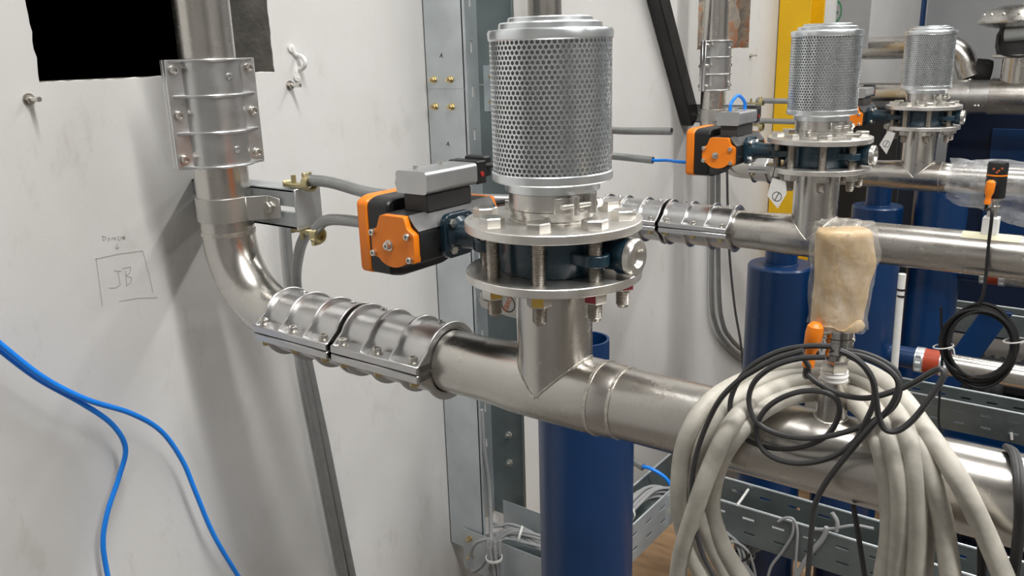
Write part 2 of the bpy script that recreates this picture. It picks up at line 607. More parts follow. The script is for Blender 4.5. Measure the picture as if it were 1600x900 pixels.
def coupling(name, label, center, axis, up, length=.158):
    """split clamp coupling; local x = pipe axis, local z = towards the bolt heads"""
    X = Vector(axis).normalized(); Zv = Vector(up).normalized(); Y = Zv.cross(X)
    R = Matrix((X, Y, Zv)).transposed()
    t = thing(name, center, label, 'coupling', 'cast split pipe couplings', rot=R)
    h = length / 2; RI = RP + .0006; RO = .0455; EW = .067; ET = .0115
    for sgn, nm in ((1, 'bolt_shell'), (-1, 'nut_shell')):
        m = M()
        n = 28
        # half shell
        prof = []
        for k in range(n + 1):
            a = PI * k / n
            prof.append((RO * math.cos(a), RO * math.sin(a)))
        ip = [(RI * math.cos(PI * k / n), RI * math.sin(PI * k / n)) for k in range(n, -1, -1)]
        g = .0006
        pts = prof + ip
        nn = len(pts)
        vs = [(xx, yy, sgn * (zz + g)) for xx in (-h, h) for yy, zz in pts]
        fs = []
        for k in range(nn):
            k2 = (k + 1) % nn
            fs.append((k, k2, nn + k2, nn + k))
        for k in range(n):
            fs.append((k, k + 1, nn - 2 - k, nn - 1 - k)); fs.append((nn + k, nn + k + 1, 2 * nn - 2 - k, 2 * nn - 1 - k))
        m.add(vs, fs)
        # bolting ears
        for sy in (-1, 1):
            ya, yb = sorted((sy * (RI + .0012), sy * EW)); za, zb = sorted((sgn * g, sgn * ET))
            m.box((-h, ya, za), (h, yb, zb))
        sh = build(m, nm, 'cast_alu', t, bev=.0012, segs=1)
        # ribs: hull of ear edge and a larger circle, ring shaped plate
        RR = .0515
        rib = M()
        ph = math.acos(RR / math.hypot(EW - .004, .004)) + math.atan2(.004, EW - .004)
        outer = [(EW - .003, 0), (EW - .003, .010)]
        for k in range(21):
            a = ph * .72 + (PI - 2 * ph * .72) * k / 20
            outer.append((RR * math.cos(a), RR * math.sin(a)))
        outer += [(-(EW - .003), .010), (-(EW - .003), 0)]
        inner = [((RI + .001) * math.cos(PI - PI * k / 20), (RI + .001) * math.sin(PI - PI * k / 20)) for k in range(21)]
        # split in quads between outer & inner by angle
        N = len(outer)
        vs = []
        for xx in (-.0021, .0021):
            for (yy, zz) in outer:
                vs.append((xx, yy, sgn * (zz + g)))
            for (yy, zz) in outer:
                a = math.atan2(zz, yy)
                vs.append((xx, (RI + .001) * math.cos(a), sgn * ((RI + .001) * math.sin(a) + g)))
        fs = []
        for i in range(N - 1):
            fs += [(i, i + 1, N + i + 1, N + i), (2 * N + i, 3 * N + i, 3 * N + i + 1, 2 * N + i + 1), (i, 2 * N + i, 2 * N + i + 1, i + 1)]
        rib.add(vs, fs)
        first = None
        for q in (-h + .0021, -.0265, .0265, h - .0021):
            if first is None:
                first = build(rib, 'rib', 'cast_alu', sh, bev=.0014, segs=2)
                o = first
            else:
                o = dup(first, sh)
            o.location = (q, 0, 0)
        if sgn > 0:
            for bx, by in ((-.053, .012), (.053, .012)):
                bz = math.sqrt(RO ** 2 - by ** 2)
                d = Vector((0, by, bz)).normalized()
                c = Vector((bx, by, bz))
                build(M().lathe([(.0052, -.001), (.0052, .002), (.0042, .0036), (.0022, .0038), (.0022, .0012), (.0001, .0012)], c, d, 14), 'injection_boss', 'cast_alu', sh)
    b0 = n0 = None
    for bx in (-.064, 0, .064):
        for sy in (-1, 1):
            by = sy * .0565
            if b0 is None:
                m = M().lathe([(.0032, -.032), (.0032, 0), (.0082, 0), (.0082, .0009), (.0058, .0009), (.0062, .0015), (.0062, .0075), (.0056, .0085), (.0033, .0085), (.0033, .0045), (.0001, .0045)], (0, 0, ET), (0, 0, 1), 16)
                b0 = build(m, 'cap_screw', 'bolt_steel', t); o = b0
                n0 = build(M().hexp((0, 0, -ET), (0, 0, -ET - .008), .011), 'hex_nut', 'brass_zinc', t); q = n0
            else:
                o = dup(b0, t); q = dup(n0, t)
            o.location = (bx, by, 0); q.location = (bx, by, 0)
    return t


nn_ = Vector((math.cos(math.radians(-14)), math.sin(math.radians(-14)), 0))
coupling('pipe_coupling', 'cast aluminium pipe coupling on the upright pipe below the dark opening', (XV, 0, .1035), (0, 0, -1), nn_)
coupling('pipe_coupling', 'cast coupling next to the elbow of the nearest pipe', (-.407, 0, HP), (1, 0, 0), (0, 0, 1))
coupling('pipe_coupling', 'cast coupling nearest the tee on the nearest pipe', (-.2405, 0, HP), (1, 0, 0), (0, 0, 1))
coupling('pipe_coupling', 'cast coupling of the middle pipe, partly hidden behind the front flange', (-.407, LINE[1], HP), (1, 0, 0), (0, 0, 1))
coupling('pipe_coupling', 'cast coupling next to the tee of the middle pipe', (-.2405, LINE[1], HP), (1, 0, 0), (0, 0, 1))
coupling('pipe_coupling', 'cast coupling of the farthest pipe behind the middle flange', (-.407, LINE[2], HP), (1, 0, 0), (0, 0, 1))
coupling('pipe_coupling', 'cast coupling on the farthest upright pipe beside the black brace', (-.636, LINE[2], .116), (0, 0, -1), nn_)

# ---------------------------------------------------------------- tee pipes
FZ = -0.0568     # top of lower flange
FT = 0.010


def flange_plate(z0, z1, y, ri, holes=True):
    """annular plate with eight bolt holes"""
    bm = bmesh.new()
    n = 96
    m = M()
    m.ring((0, y, z0), (0, y, z1), .1, ri, n)
    bm.free()
    return m


def tee(k, xe):
    y = LINE[k]
    t = thing('tee_pipe', (0, y, HP), 'stainless steel tee pipe with flanged stub, %s line' % ORD[k], 'pipe', 'steel tee pipes')
    build(M().tube([(-.3235 + .003, y, HP), (-.1, y, HP), (0, y, HP), (.04, y, HP), (.2, y, HP), (xe * .6, y, HP), (xe, y, HP)], RP, 48), 'run_pipe', 'steel', t)
    # tee fitting body, a little stouter than the pipe
    build(M().tube([(-.105, y, HP), (-.075, y, HP), (-.052, y, HP), (0, y, HP), (.050, y, HP), (.066, y, HP), (.086, y, HP), (.094, y, HP)], [RP - .0005, RP + .0012, RS - .0004, RS - .0004, RS - .0004, RS - .0006, RP + .0018, RP - .0005], 48), 'tee_body', 'steel', t)
    build(M().cyl((0, y, HP), (0, y, FZ - .0095), RS, n=48), 'stub', 'steel', t)
    # mitre weld between stub and run
    pts = []
    for i in range(96):
        a = 2 * PI * i / 96
        pts.append((RS * math.cos(a), y + RS * math.sin(a), HP + abs(RS * math.cos(a)) + .0002))
    build(M().tube(pts, .0014, 8, closed=True), 'mitre_weld', 'weld', t)
    for xx, rr in ((.066, RS + .0003), (.093, RP + .0010)):
        build(M().ring((xx - .0020, y, HP), (xx + .0020, y, HP), rr, RP - .004, 48), 'weld_seam', 'weld', t)
    build(flange_plate(FZ - FT, FZ, y, RS - .002), 'flange', 'flange_steel', t, bev=.0008, segs=1)
    return t


tee(0, 1.5); tee(1, 1.9); tee(2, 1.9)

# ---------------------------------------------------------------- vent flange with neck, bolts
A0 = math.radians(22.5)
BR = .079


def vent_flange():
    t = thing('vent_flange', (0, 0, 0), 'bolted round steel flange under the nearest perforated filter', 'flange', 'bolted vent flanges')
    build(flange_plate(-FT, 0, 0, .040), 'plate', 'flange_steel', t, bev=.0008, segs=1)
    build(M().lathe([(.0465, 0), (.0465, .010), (.0478, .0090), (.0478, .013), (.0465, .0135), (.0465, .037)], (0, 0, 0), (0, 0, 1), 64), 'neck', 'steel_fitting', t)
    wb = [(.0478 * math.cos(2 * PI * i / 60), .0478 * math.sin(2 * PI * i / 60), .0012) for i in range(60)]
    build(M().tube(wb, .0016, 8, closed=True), 'weld_bead', 'weld', t)
    caps = {5: 'yellow_cap', 6: 'yellow_cap', 7: 'magenta_cap', 0: 'magenta_cap'}
    for i in range(8):
        a = A0 + i * PI / 4
        c = Vector((BR * math.cos(a), BR * math.sin(a), 0))
        rot = random.uniform(0, 1)
        R = .0245 / math.sqrt(3)
        b = build(M().lathe([(R * .98, .0), (R, .0006), (R, .0092), (R * .90, .0104), (R * .55, .0106)], c, (0, 0, 1), 6, True, rot), 'hex_bolt', 'bolt_steel', t)
        # threaded shank: rolled ridges
        pr = []
        z = 0.0; low = FZ - FT - .034
        zz = -FT + .001
        pr.append((.0078, zz))
        while zz > low + .003:
            pr.append((.0079, zz - .0007)); pr.append((.0069, zz - .0016)); zz -= .0019
        pr += [(.0066, low + .002), (.0060, low)]
        build(M().lathe(pr[::-1], c, (0, 0, 1), 14), 'threaded_shank', 'thread_steel', b, ang=80)
        build(M().hexp(c + Vector((0, 0, FZ - FT - .0005)), c + Vector((0, 0, FZ - FT - .0135)), .0238, rot + .4), 'hex_nut', 'bolt_steel', b)
        if i in caps:
            u = Vector((CAM.x - c.x, CAM.y - c.y, 0)).normalized()
            # paint dab: a coloured cap over one flat of the nut
            a2 = rot + .4
            best = None
            uu, vv, dd = frame((0, 0, -1))
            for q in range(6):
                an = a2 + PI / 6 + q * PI / 3
                nrm = uu * math.cos(an) + vv * math.sin(an)
                if best is None or nrm.dot(u) > best.dot(u): best = nrm
            s2 = Vector((-best.y, best.x, 0))
            cc = c + best * .01195 + Vector((0, 0, FZ - FT - .007))
            build(M().obox(cc, s2 * .0062, Vector((0, 0, .0048)), best * .0003), 'paint_mark', caps[i], b)
    return t


VF0 = vent_flange()
for k in (1, 2):
    copy_tree(VF0, None, (0, LINE[k], 0), 'bolted round steel flange under the %s perforated filter' % ORD[k])

# ---------------------------------------------------------------- hose clamp on the neck
def band_clamp():
    t = thing('band_clamp', (0, 0, .0135), 'stainless bolt clamp on the neck of the nearest filter', 'clamp', 'bolt clamps under the filters')
    build(M().ring((0, 0, .014), (0, 0, .0315), .0490, .0468, 64), 'band', 'steel_fitting', t)
    a = math.radians(-22)
    u = Vector((math.cos(a), math.sin(a), 0)); tv = Vector((-u.y, u.x, 0))
    up = Vector((0, 0, 1))
    c = u * .0575 + up * .0225
    build(M().obox(u * .0496 - tv * .020 + up * .0225, u * .0006, tv * .012, up * .008), 'band_plate', 'strap_steel', t, bev=.0004, segs=1)
    for s_ in (-.010, .012):
        build(M().cyl(c + tv * s_ - up * .0098, c + tv * s_ + up * .0098, .0046, n=16), 'trunnion', 'steel_fitting', t)
        build(M().obox(u * .0525 + tv * s_ + up * .0225, u * .004, tv * .0045, up * .0085), 'lug', 'steel_fitting', t, bev=.001, segs=1)
    build(M().cyl(c - tv * .028, c + tv * .021, .0031, n=12), 'clamp_bolt', 'bolt_steel', t)
    build(M().hexp(c + tv * .0165, c + tv * .0235, .0090), 'hex_nut', 'bolt_steel', t)
    return t


BC0 = band_clamp()
for k in (1, 2):
    copy_tree(BC0, None, (0, LINE[k], 0), 'stainless bolt clamp on the neck of the %s filter' % ORD[k])

# ---------------------------------------------------------------- perforated filter
def perforated(r, z0, z1, cols=72, hole=.70, depth=.0012):
    pitch = 2 * PI * r / cols
    rowh = pitch * math.sqrt(3) / 2
    rows = int((z1 - z0) / rowh)
    m = M(); vs = []; fs = []

    def P(s_, z, rad):
        a = s_ / r
        return (rad * math.cos(a), rad * math.sin(a), z)
    R = pitch / math.sqrt(3)
    for j in range(rows):
        zc = z0 + (j + .5) * (z1 - z0) / rows
        for i in range(cols):
            sx = (i + (.5 if j % 2 else 0)) * pitch
            b = len(vs)
            for k in range(6):
                a = PI / 6 + k * PI / 3
                vs.append(P(sx + R * math.cos(a), zc + R * math.sin(a), r))
            for k in range(6):
                a = PI / 6 + k * PI / 3
                vs.append(P(sx + R * hole * math.cos(a), zc + R * hole * math.sin(a), r))
            for k in range(6):
                a = PI / 6 + k * PI / 3
                vs.append(P(sx + R * hole * math.cos(a), zc + R * hole * math.sin(a), r - depth))
            for k in range(6):
                k2 = (k + 1) % 6
                fs.append((b + k, b + k2, b + 6 + k2, b + 6 + k))
                fs.append((b + 6 + k, b + 6 + k2, b + 12 + k2, b + 12 + k))
    m.add(vs, fs)
    return m


def vent_filter():
    t = thing('vent_filter', (0, 0, .032), 'nearest and largest cylindrical filter with perforated zinc shell', 'filter', 'perforated vent filters')
    fr = .0655
    build(M().lathe([(.040, .0325), (.0527, .0330), (.0527, .0415), (.0560, .0430), (.0655, .0440), (.0668, .0455), (.0668, .0535), (.0655, .0545), (.060, .0545)], (0, 0, 0), (0, 0, 1), 72), 'bottom_rim', 'zinc', t, ang=30)
    build(perforated(fr, .053, .197, 72), 'perforated_shell', 'zinc_mesh', t, ang=30, merge=True)
    build(M().lathe([(.0605, .054), (.0605, .196)], (0, 0, 0), (0, 0, 1), 64), 'filter_core', 'filter_core', t)
    build(M().lathe([(.060, .1915), (.0655, .1915), (.0668, .193), (.0672, .200), (.0660, .2025), (.0555, .2035), (.0550, .2085), (.0535, .2100), (.0455, .2105), (.0450, .2140), (.0440, .2150), (.030, .2150), (.0001, .2150)], (0, 0, 0), (0, 0, 1), 72), 'top_cap', 'zinc', t, ang=30)
    return t


FI0 = vent_filter()
copy_tree(FI0, None, (0, LINE[1], 0), 'middle perforated zinc filter, in front of the yellow column')
copy_tree(FI0, None, (0, LINE[2], 0), 'smallest and farthest perforated zinc filter in front of the far grey wall')


# ---------------------------------------------------------------- butterfly valve
def butterfly_valve():
    t = thing('butterfly_valve', (0, 0, FZ), 'dark blue butterfly valve clamped in the nearest flanges', 'valve', 'butterfly valves')
    z = (FZ - FT) / 2
    z0, z1 = FZ + .0006, -FT - .0006
    build(M().lathe([(.045, z0), (.0610, z0), (.0625, z0 + .003), (.0625, z1 - .003), (.0610, z1), (.045, z1)], (0, 0, 0), (0, 0, 1), 64), 'body', 'valve_blue', t, ang=30)
    c = Vector((0, 0, z))
    X = Vector((1, 0, 0))
    build(M().lathe([(.0165, .05), (.0165, .082), (.0195, .088), (.0195, .098)], c, X, 28), 'shaft_boss', 'valve_blue', t)
    cap = build(M().lathe([(.0193, .0985), (.0202, .0995), (.0202, .1065), (.0185, .1085), (.0115, .1088), (.0105, .1075), (.0080, .1035), (.0001, .1035)], c, X, 32), 'bearing_cap', 'bolt_steel', t)
    # neck to the actuator
    build(M().lathe([(.019, .05), (.0165, .080), (.0155, .112), (.0175, .132), (.0235, .1385)], c, -X, 28), 'neck', 'valve_blue', t)
    # square mounting flange with rounded corners
    poly = []
    for cx, cy in ((1, 1), (-1, 1), (-1, -1), (1, -1)):
        a0 = math.atan2(cy, cx)
        for k in range(7):
            a = a0 - PI / 4 + PI / 2 * k / 6
            poly.append((cx * .0150 + .0125 * math.cos(a), cy * .0150 + .0125 * math.sin(a)))
    fl = build(M().prism(poly, c + Vector((-.1465, 0, 0)), (0, 1, 0), (0, 0, 1), (.009, 0, 0)), 'mounting_flange', 'valve_blue', t, bev=.0015)
    for sy in (-1, 1):
        for sz in (-1, 1):
            build(M().hexp(c + Vector((-.1375, sy * .0165, sz * .0165)), c + Vector((-.1320, sy * .0165, sz * .0165)), .0095), 'hex_bolt', 'bolt_steel', fl)
    # centring lugs looping round the bolts beside the shaft
    for ang in (-22.5, 22.5, 157.5, -157.5):
        a = math.radians(ang)
        bc = Vector((BR * math.cos(a), BR * math.sin(a), z))
        out = bc.copy(); out.z = 0; out.normalize()
        ti = Vector((-out.y, out.x, 0))
        loop = []
        for k in range(13):
            q = -PI / 2 + PI * k / 12
            loop.append(bc + out * (.0125 * math.cos(q)) + ti * (.0125 * math.sin(q)))
        loop = [bc - out * .026 - ti * .016] + loop + [bc - out * .026 + ti * .016]
        vs = []; fs = []
        L_ = len(loop)
        for i, q in enumerate(loop):
            a_ = loop[max(0, i - 1)]; b_ = loop[min(L_ - 1, i + 1)]
            tg = (b_ - a_).normalized(); nr = Vector((tg.y, -tg.x, 0))
            for (dn, dz) in ((-.0028, -.0065), (.0032, -.0065), (.0032, .0065), (-.0028, .0065)):
                vs.append(q + nr * dn + Vector((0, 0, dz)))
        for i in range(L_ - 1):
            for k in range(4):
                k2 = (k + 1) % 4
                fs.append((4 * i + k, 4 * i + k2, 4 * i + 4 + k2, 4 * i + 4 + k))
        fs += [(3, 2, 1, 0), tuple(4 * (L_ - 1) + k for k in range(4))]
        build(M().add(vs, fs), 'bolt_lug', 'valve_blue', t, bev=.0015)
    return t


BV0 = butterfly_valve()
for k in (1, 2):
    copy_tree(BV0, None, (0, LINE[k], 0), 'dark blue butterfly valve clamped in the %s flanges' % ORD[k])


# ---------------------------------------------------------------- pneumatic actuator
def rounded(pts, r, n=4):
    out = []
    m = len(pts)
    for i in range(m):
        p0, p1, p2 = Vector(pts[i - 1]), Vector(pts[i]), Vector(pts[(i + 1) % m])
        a = (p0 - p1); b = (p2 - p1)
        rr = min(r, a.length * .45, b.length * .45)
        a = p1 + a.normalized() * rr; b = p1 + b.normalized() * rr
        for k in range(n + 1):
            t = k / n
            out.append(tuple(a * (1 - t) ** 2 + p1 * 2 * t * (1 - t) + b * t * t))
    return out


def actuator():
    cx, cz = -.172, -.033
    t = thing('valve_actuator', (cx, 0, cz - .05), 'black and orange pneumatic actuator on the nearest valve', 'actuator', 'pneumatic valve actuators')
    # extruded body: octagon-like cross section with ridge shoulders, along y
    cs = [(-.036, -.012), (-.030, -.026), (-.012, -.032), (.012, -.032), (.034, -.024), (.038, -.010), (.038, .014), (.030, .021), (.022, .032), (-.022, .032), (-.030, .021), (-.036, .014)]
    build(M().prism(rounded(cs, .004, 3), (cx, -.077, cz), (1, 0, 0), (0, 0, 1), (0, .154, 0)), 'body', 'black_alu', t, ang=25)
    # dusty sloping shoulder plate
    build(M().prism([(.0225, .0325), (.0305, .0215), (.038, .0150), (.0386, .0156), (.0312, .0225), (.0232, .0333)], (cx, -.079, cz), (1, 0, 0), (0, 0, 1), (0, .156, 0)), 'shoulder_strip', 'dusty_alu', t)
    # orange end caps: shield outline
    cap = [(-.020, .036), (.024, .036), (.028, .021), (.0395, .015), (.0395, -.0235), (.024, -.0235)]
    for k in range(9):
        a = math.radians(-20 - 140 * k / 8)
        cap.append((-.001 + .027 * math.cos(a), -.016 + .0165 * math.sin(a) * 1.0))
    cap += [(-.036, -.0205), (-.0385, -.0195), (-.0385, .0155), (-.028, .017)]
    cap = [(a * .90 + .001, b * .92 - .001) for a, b in cap]
    for yy, sgn in ((-.0865, 1), (.076, 1)):
        ec = build(M().prism(rounded(cap, .003, 2), (cx, yy, cz), (1, 0, 0), (0, 0, 1), (0, .0105, 0)), 'end_cap', 'orange', t, bev=.0012)
        fy = yy if yy < 0 else yy + .0105
        dy = Vector((0, -1 if yy < 0 else 1, 0))
        for (sx, sz) in ((-.0295, .0100), (.028, .0100), (-.0295, -.0155), (.030, -.0180)):
            o = Vector((cx + sx, fy, cz + sz))
            build(M().lathe([(.0042, 0), (.0042, .004), (.0036, .0048), (.0020, .0048), (.0020, .0025), (.0001, .0025)], o, dy, 14), 'cap_screw', 'bolt_steel', ec)
        o = Vector((cx - .004, fy, cz - .004))
        build(M().lathe([(.0068, 0), (.0068, .0014), (.0048, .0016), (.0046, .0062), (.0036, .0068), (.0018, .0068), (.0018, .004), (.0001, .004)], o, dy, 16), 'stop_screw', 'bolt_steel', ec)
        for k, (sx, tx) in enumerate(((-.0125, 'C'), (.013, 'D'))):
            if yy < 0:
                text_mesh('0', .013, 'embossed_mark', 'orange', ec, (cx + sx, fy - .0003, cz - .004), (1, 0, 0), (0, 0, 1))
    # switch box on the wall side: black cover with orange lid
    y0, y1 = -.062, .058
    bx = [(y0, -.050), (y0 + .022, -.0555), (y1 - .022, -.0555), (y1, -.050), (y1, .040), (y1 - .014, .046), (y0 + .014, .046), (y0, .040)]
    sb = build(M().prism(rounded(bx, .006, 3), (cx - .064, 0, cz), (0, 1, 0), (0, 0, 1), (.036, 0, 0)), 'switch_box', 'black_plastic', t, bev=.003)
    lx = [(a * 1.01, b * 1.01) for a, b in bx]
    build(M().prism(rounded(lx, .006, 3), (cx - .0825, 0, cz), (0, 1, 0), (0, 0, 1), (.0195, 0, 0)), 'lid', 'orange', sb, bev=.0035)
    # spacer and solenoid valve on top
    build(M().box((cx - .012, -.048, cz + .031), (cx + .026, .036, cz + .053)), 'spacer_block', 'dark_block', t, bev=.0015)
    sv = build(M().prism(rounded([(-.017, 0), (.029, 0), (.032, .004), (.032, .024), (.029, .0275), (-.015, .0275), (-.018, .024), (-.018, .004)], .002, 2), (cx, -.054, cz + .054), (1, 0, 0), (0, 0, 1), (0, .096, 0)), 'solenoid_valve', 'alu_silver', t)
    for yy in (-.035, .012):
        build(M().cyl((cx - .002, yy, cz + .081), (cx - .002, yy, cz + .0855), .0035, n=14), 'port_screw', 'bolt_steel', sv)
    build(M().cyl((cx - .020, -.048, cz + .066), (cx - .017, -.048, cz + .066), .006, n=16), 'exhaust_port', 'bolt_steel', sv)
    co = build(M().box((cx - .017, .0425, cz + .0535), (cx + .0315, .062, cz + .083)), 'solenoid_coil', 'black_plastic', t, bev=.002)
    build(M().lathe([(.0034, 0), (.0034, .0012), (.0001, .0012)], (cx + .0316, .052, cz + .066), (1, 0, 0), 16), 'red_dial', 'red_plastic', co)
    build(M().box((cx - .006, .062, cz + .060), (cx + .028, .078, cz + .087)), 'cable_plug', 'black_plastic', co, bev=.003)
    return t


AC0 = actuator()
AC0.location += Vector((-.012, .0135, -.002)); ORG[AC0] = Vector(AC0.location)
for k in (1, 2):
    copy_tree(AC0, None, (0, LINE[k], 0), 'black and orange pneumatic actuator on the %s valve' % ORD[k])


# ---------------------------------------------------------------- wall bracket, strap, conduits
def bracket():
    y0, y1 = .041, .088
    t = thing('pipe_bracket', (WX, .06, -.04), 'grey steel wall bracket holding the nearest riser pipe', 'bracket', 'wall brackets of the risers')
    x1 = -.498
    th = .004
    for (za, zb) in ((-.012, -.038), (-.046, -.072)):
        top = max(za, zb); bot = min(za, zb)
        m = M().box((WX, y0, bot), (x1, y0 + th, top))
        if za == -.012:
            m.box((WX, y0, top - th), (x1, y1, top))
        else:
            m.box((WX, y0, bot), (x1, y1, bot + th))
        build(m, 'channel_half', 'grey_paint', t, bev=.0008, segs=1)
    build(M().box((x1, y0 - .001, -.073), (x1 + .004, y1 + .002, -.0105)), 'end_plate', 'alu_silver', t, bev=.0008, segs=1)
    return t


BK0 = bracket()
DX = {1: -.03, 2: -.02}
for k in (1, 2):
    copy_tree(BK0, None, (DX[k], LINE[k], 0), 'grey steel wall bracket holding the %s riser pipe' % ORD[k])


def strap(k, x):
    y = LINE[k]
    t = thing('pipe_strap', (x, y, -.04), 'wide steel strap clamp round the %s riser pipe' % ORD[k], 'clamp', 'strap clamps of the risers')
    m = M(); vs = []; fs = []
    r = RP + .0015
    path = []
    # from the bolt ear on the bracket, round the camera side of the pipe to the wall side
    a0, a1 = math.radians(12), math.radians(-215)
    for i in range(33):
        a = a0 + (a1 - a0) * i / 32
        path.append((x + r * math.cos(a), y + r * math.sin(a)))
    path = [(x + .088, y + .036), (x + .062, y + .034)] + path
    for i, (px, py) in enumerate(path):
        a_ = path[max(0, i - 1)]; b_ = path[min(len(path) - 1, i + 1)]
        tg = Vector((b_[0] - a_[0], b_[1] - a_[1], 0)).normalized(); nr = Vector((-tg.y, tg.x, 0))
        hz = .0185 if i > 0 else .015
        for (dn, dz) in ((-.0014, -hz), (.0014, -hz), (.0014, hz), (-.0014, hz)):
            vs.append(Vector((px, py, -.041 + dz)) + nr * dn)
    L_ = len(path)
    for i in range(L_ - 1):
        for q in range(4):
            q2 = (q + 1) % 4
            fs.append((4 * i + q, 4 * i + q2, 4 * i + 4 + q2, 4 * i + 4 + q))
    fs += [(3, 2, 1, 0), tuple(4 * (L_ - 1) + q for q in range(4))]
    build(m.add(vs, fs), 'band', 'strap_steel', t, bev=.0006, segs=1)
    d = Vector((0, -1, 0))
    build(M().hexp((x + .066, y + .0335, -.041), (x + .066, y + .0265, -.041), .0165, .3), 'hex_bolt', 'bolt_steel', t)
    return t


strap(0, XV); strap(1, -.66); strap(2, -.64)

CR_ = .0087


def conduit(pts, label, r=CR_, group='grey steel conduits', n=12, name='conduit', mat='conduit', seg=6):
    loc = Vector(pts[-1])
    o = build(M().tube(spline(pts, seg), r, n), name, mat, None, loc=loc)
    return tag(o, label, 'conduit', group)


def hollow(pts, label, r=CR_):
    """conduit with an open end"""
    pts = [Vector(p) for p in pts]
    t = thing('conduit', pts[0], label, 'conduit', 'grey steel conduits')
    build(M().tube(spline(pts, 6), r, 14, caps=False), 'conduit_tube', 'conduit', t)
    e = pts[-1]; d = (pts[-1] - pts[-2]).normalized()
    build(M().lathe([(r * .86, -.02), (r * .86, 0), (r, 0), (r, -.002)], e, d, 14, False), 'open_end', 'conduit', t)
    return t


# line 1: two conduits leave the end plate and run behind the actuator, two drop down the wall
conduit([(-.478, .055, .003), (-.43, .058, .002), (-.34, .058, -.008), (-.25, .09, -.012), (-.16, .14, -.016)], 'upper grey conduit running behind the front actuator')
conduit([(-.478, .060, -.074), (-.455, .062, -.058), (-.41, .062, -.053), (-.33, .07, -.055), (-.2, .10, -.06)], 'lower grey conduit running behind the front actuator')
conduit([at(446, 335, 'x', -.742), at(449, 380, 'x', -.742), at(455, 440, 'x', -.742), at(464, 500, 'x', -.742), at(474, 570, 'x', -.742), at(499, 700, 'x', -.742), at(534, 880, 'x', -.742), (-.742, .32, FLOOR)], 'left of two grey conduits dropping down the wall beside the elbow', .0090)
conduit([at(487, 356, 'x', -.497), at(477, 368, 'x', -.52), at(468, 392, 'x', -.57), at(463, 435, 'x', -.65), at(470, 500, 'x', -.715), at(483, 572, 'x', -.738), at(510, 700, 'x', -.738), at(546, 880, 'x', -.738), (-.738, .345, FLOOR)], 'right of two grey conduits dropping down the wall beside the elbow', .0090)


def beam_clamp(c, up, label):
    """small zinc beam clamp: U-shaped hook with a set screw and saddle"""
    c = Vector(c); s_ = 1 if up else -1
    t = thing('beam_clamp', c, label, 'clamp', 'yellow zinc beam clamps')
    m = M()
    poly = [(-.030, 0), (.016, 0), (.022, .006), (.022, .024), (.016, .024), (.016, .010), (.012, .006), (-.026, .006), (-.030, .010)]
    m.prism([(a, b * s_) for a, b in poly], c + Vector((0, -.008, 0)), (1, 0, 0), (0, 0, 1), (0, .016, 0))
    build(m, 'clamp_body', 'yellow_zinc', t, bev=.001, segs=1)
    build(M().cyl(c + Vector((-.012, 0, s_ * .006)), c + Vector((-.012, 0, s_ * .018)), .0038, n=12), 'set_screw', 'yellow_zinc', t)
    build(M().ring(c + Vector((.018, 0, s_ * .008)), c + Vector((.030, 0, s_ * .008)), .0125, .0098, 20), 'saddle_ring', 'yellow_zinc', t)
    return t


b1 = beam_clamp((-.500, .055, -.0095), True, 'yellow zinc clamp on top of the nearest wall bracket')
b2 = beam_clamp((-.498, .060, -.074), False, 'yellow zinc clamp under the nearest wall bracket')
copy_tree(b1, None, (DX[2], LINE[2], 0), 'yellow zinc clamp on top of the farthest wall bracket')
copy_tree(b2, None, (DX[2], LINE[2], 0), 'yellow zinc clamp under the farthest wall bracket')

# line 2: open-ended conduits seen to the right of the near filter
y = 1.0
hollow([(-.52, y + .01, -.008), (-.46, y, -.008), (-.345, y, -.005)], 'upper open-ended grey conduit right of the large filter')
hollow([(-.52, y + .01, -.070), (-.46, y, -.070), (-.391, y, -.073)], 'lower open-ended grey conduit with a blue tube in it')
# line 3
y = 1.96
conduit([(-.515, y, .002), (-.45, y, .002), (-.30, y, 0), (-.2, y, 0)], 'upper grey conduit in front of the yellow column')
conduit([(-.515, y, -.062), (-.45, y, -.062), (-.30, y, -.063), (-.2, y, -.063)], 'lower grey conduit in front of the yellow column')
# conduits dropping behind the middle coupling and bending to the right near the floor
for i, (dx, lb) in enumerate(((0, 'left'), (.035, 'right'))):
    xw = -.742
    P0 = [at(1113 + 9 * i, 215, 'x', xw), at(1113 + 9 * i, 300, 'x', xw), at(1112 + 10 * i, 400, 'x', xw), at(1112 + 12 * i, 470, 'x', xw), at(1116 + 12 * i, 500, 'x', xw), at(1130 + 8 * i, 530 - 6 * i, 'x', xw), at(1165 + 3 * i, 562 - 10 * i, 'x', xw), at(1230, 590 - 10 * i, 'x', xw)]
    conduit(P0, '%s of two grey conduits bending below the middle coupling' % lb, .0092)
y = LINE[2] - .05
P0 = [at(1136, 262, 'y', y), at(1137, 320, 'y', y), at(1140, 400, 'y', y), at(1148, 480, 'y', y), at(1158, 540, 'y', y), at(1163, 600, 'y', y)]
o = build(M().tube(spline(P0, 6), .0042, 8), 'cable', 'dark_cable', None, loc=P0[-1])
tag(o, 'dark cable hanging from the middle actuator past the coupling', 'cable')

# ---------------------------------------------------------------- wall hardware
def anchor(yz, label):
    y, z = yz
    t = thing('anchor_bolt', (WX, y, z), label, 'bolt', 'anchor bolts in the wall')
    build(M().lathe([(.0085, 0), (.0085, .002), (.0055, .002)], (WX, y, z), (1, 0, 0), 16), 'washer', 'thread_steel', t)
    build(M().hexp((WX + .002, y, z), (WX + .009, y, z), .011), 'hex_nut', 'thread_steel', t)
    build(M().cyl((WX + .004, y, z), (WX + .028, y + .002, z), .0036, n=12), 'stud', 'bolt_steel', t)


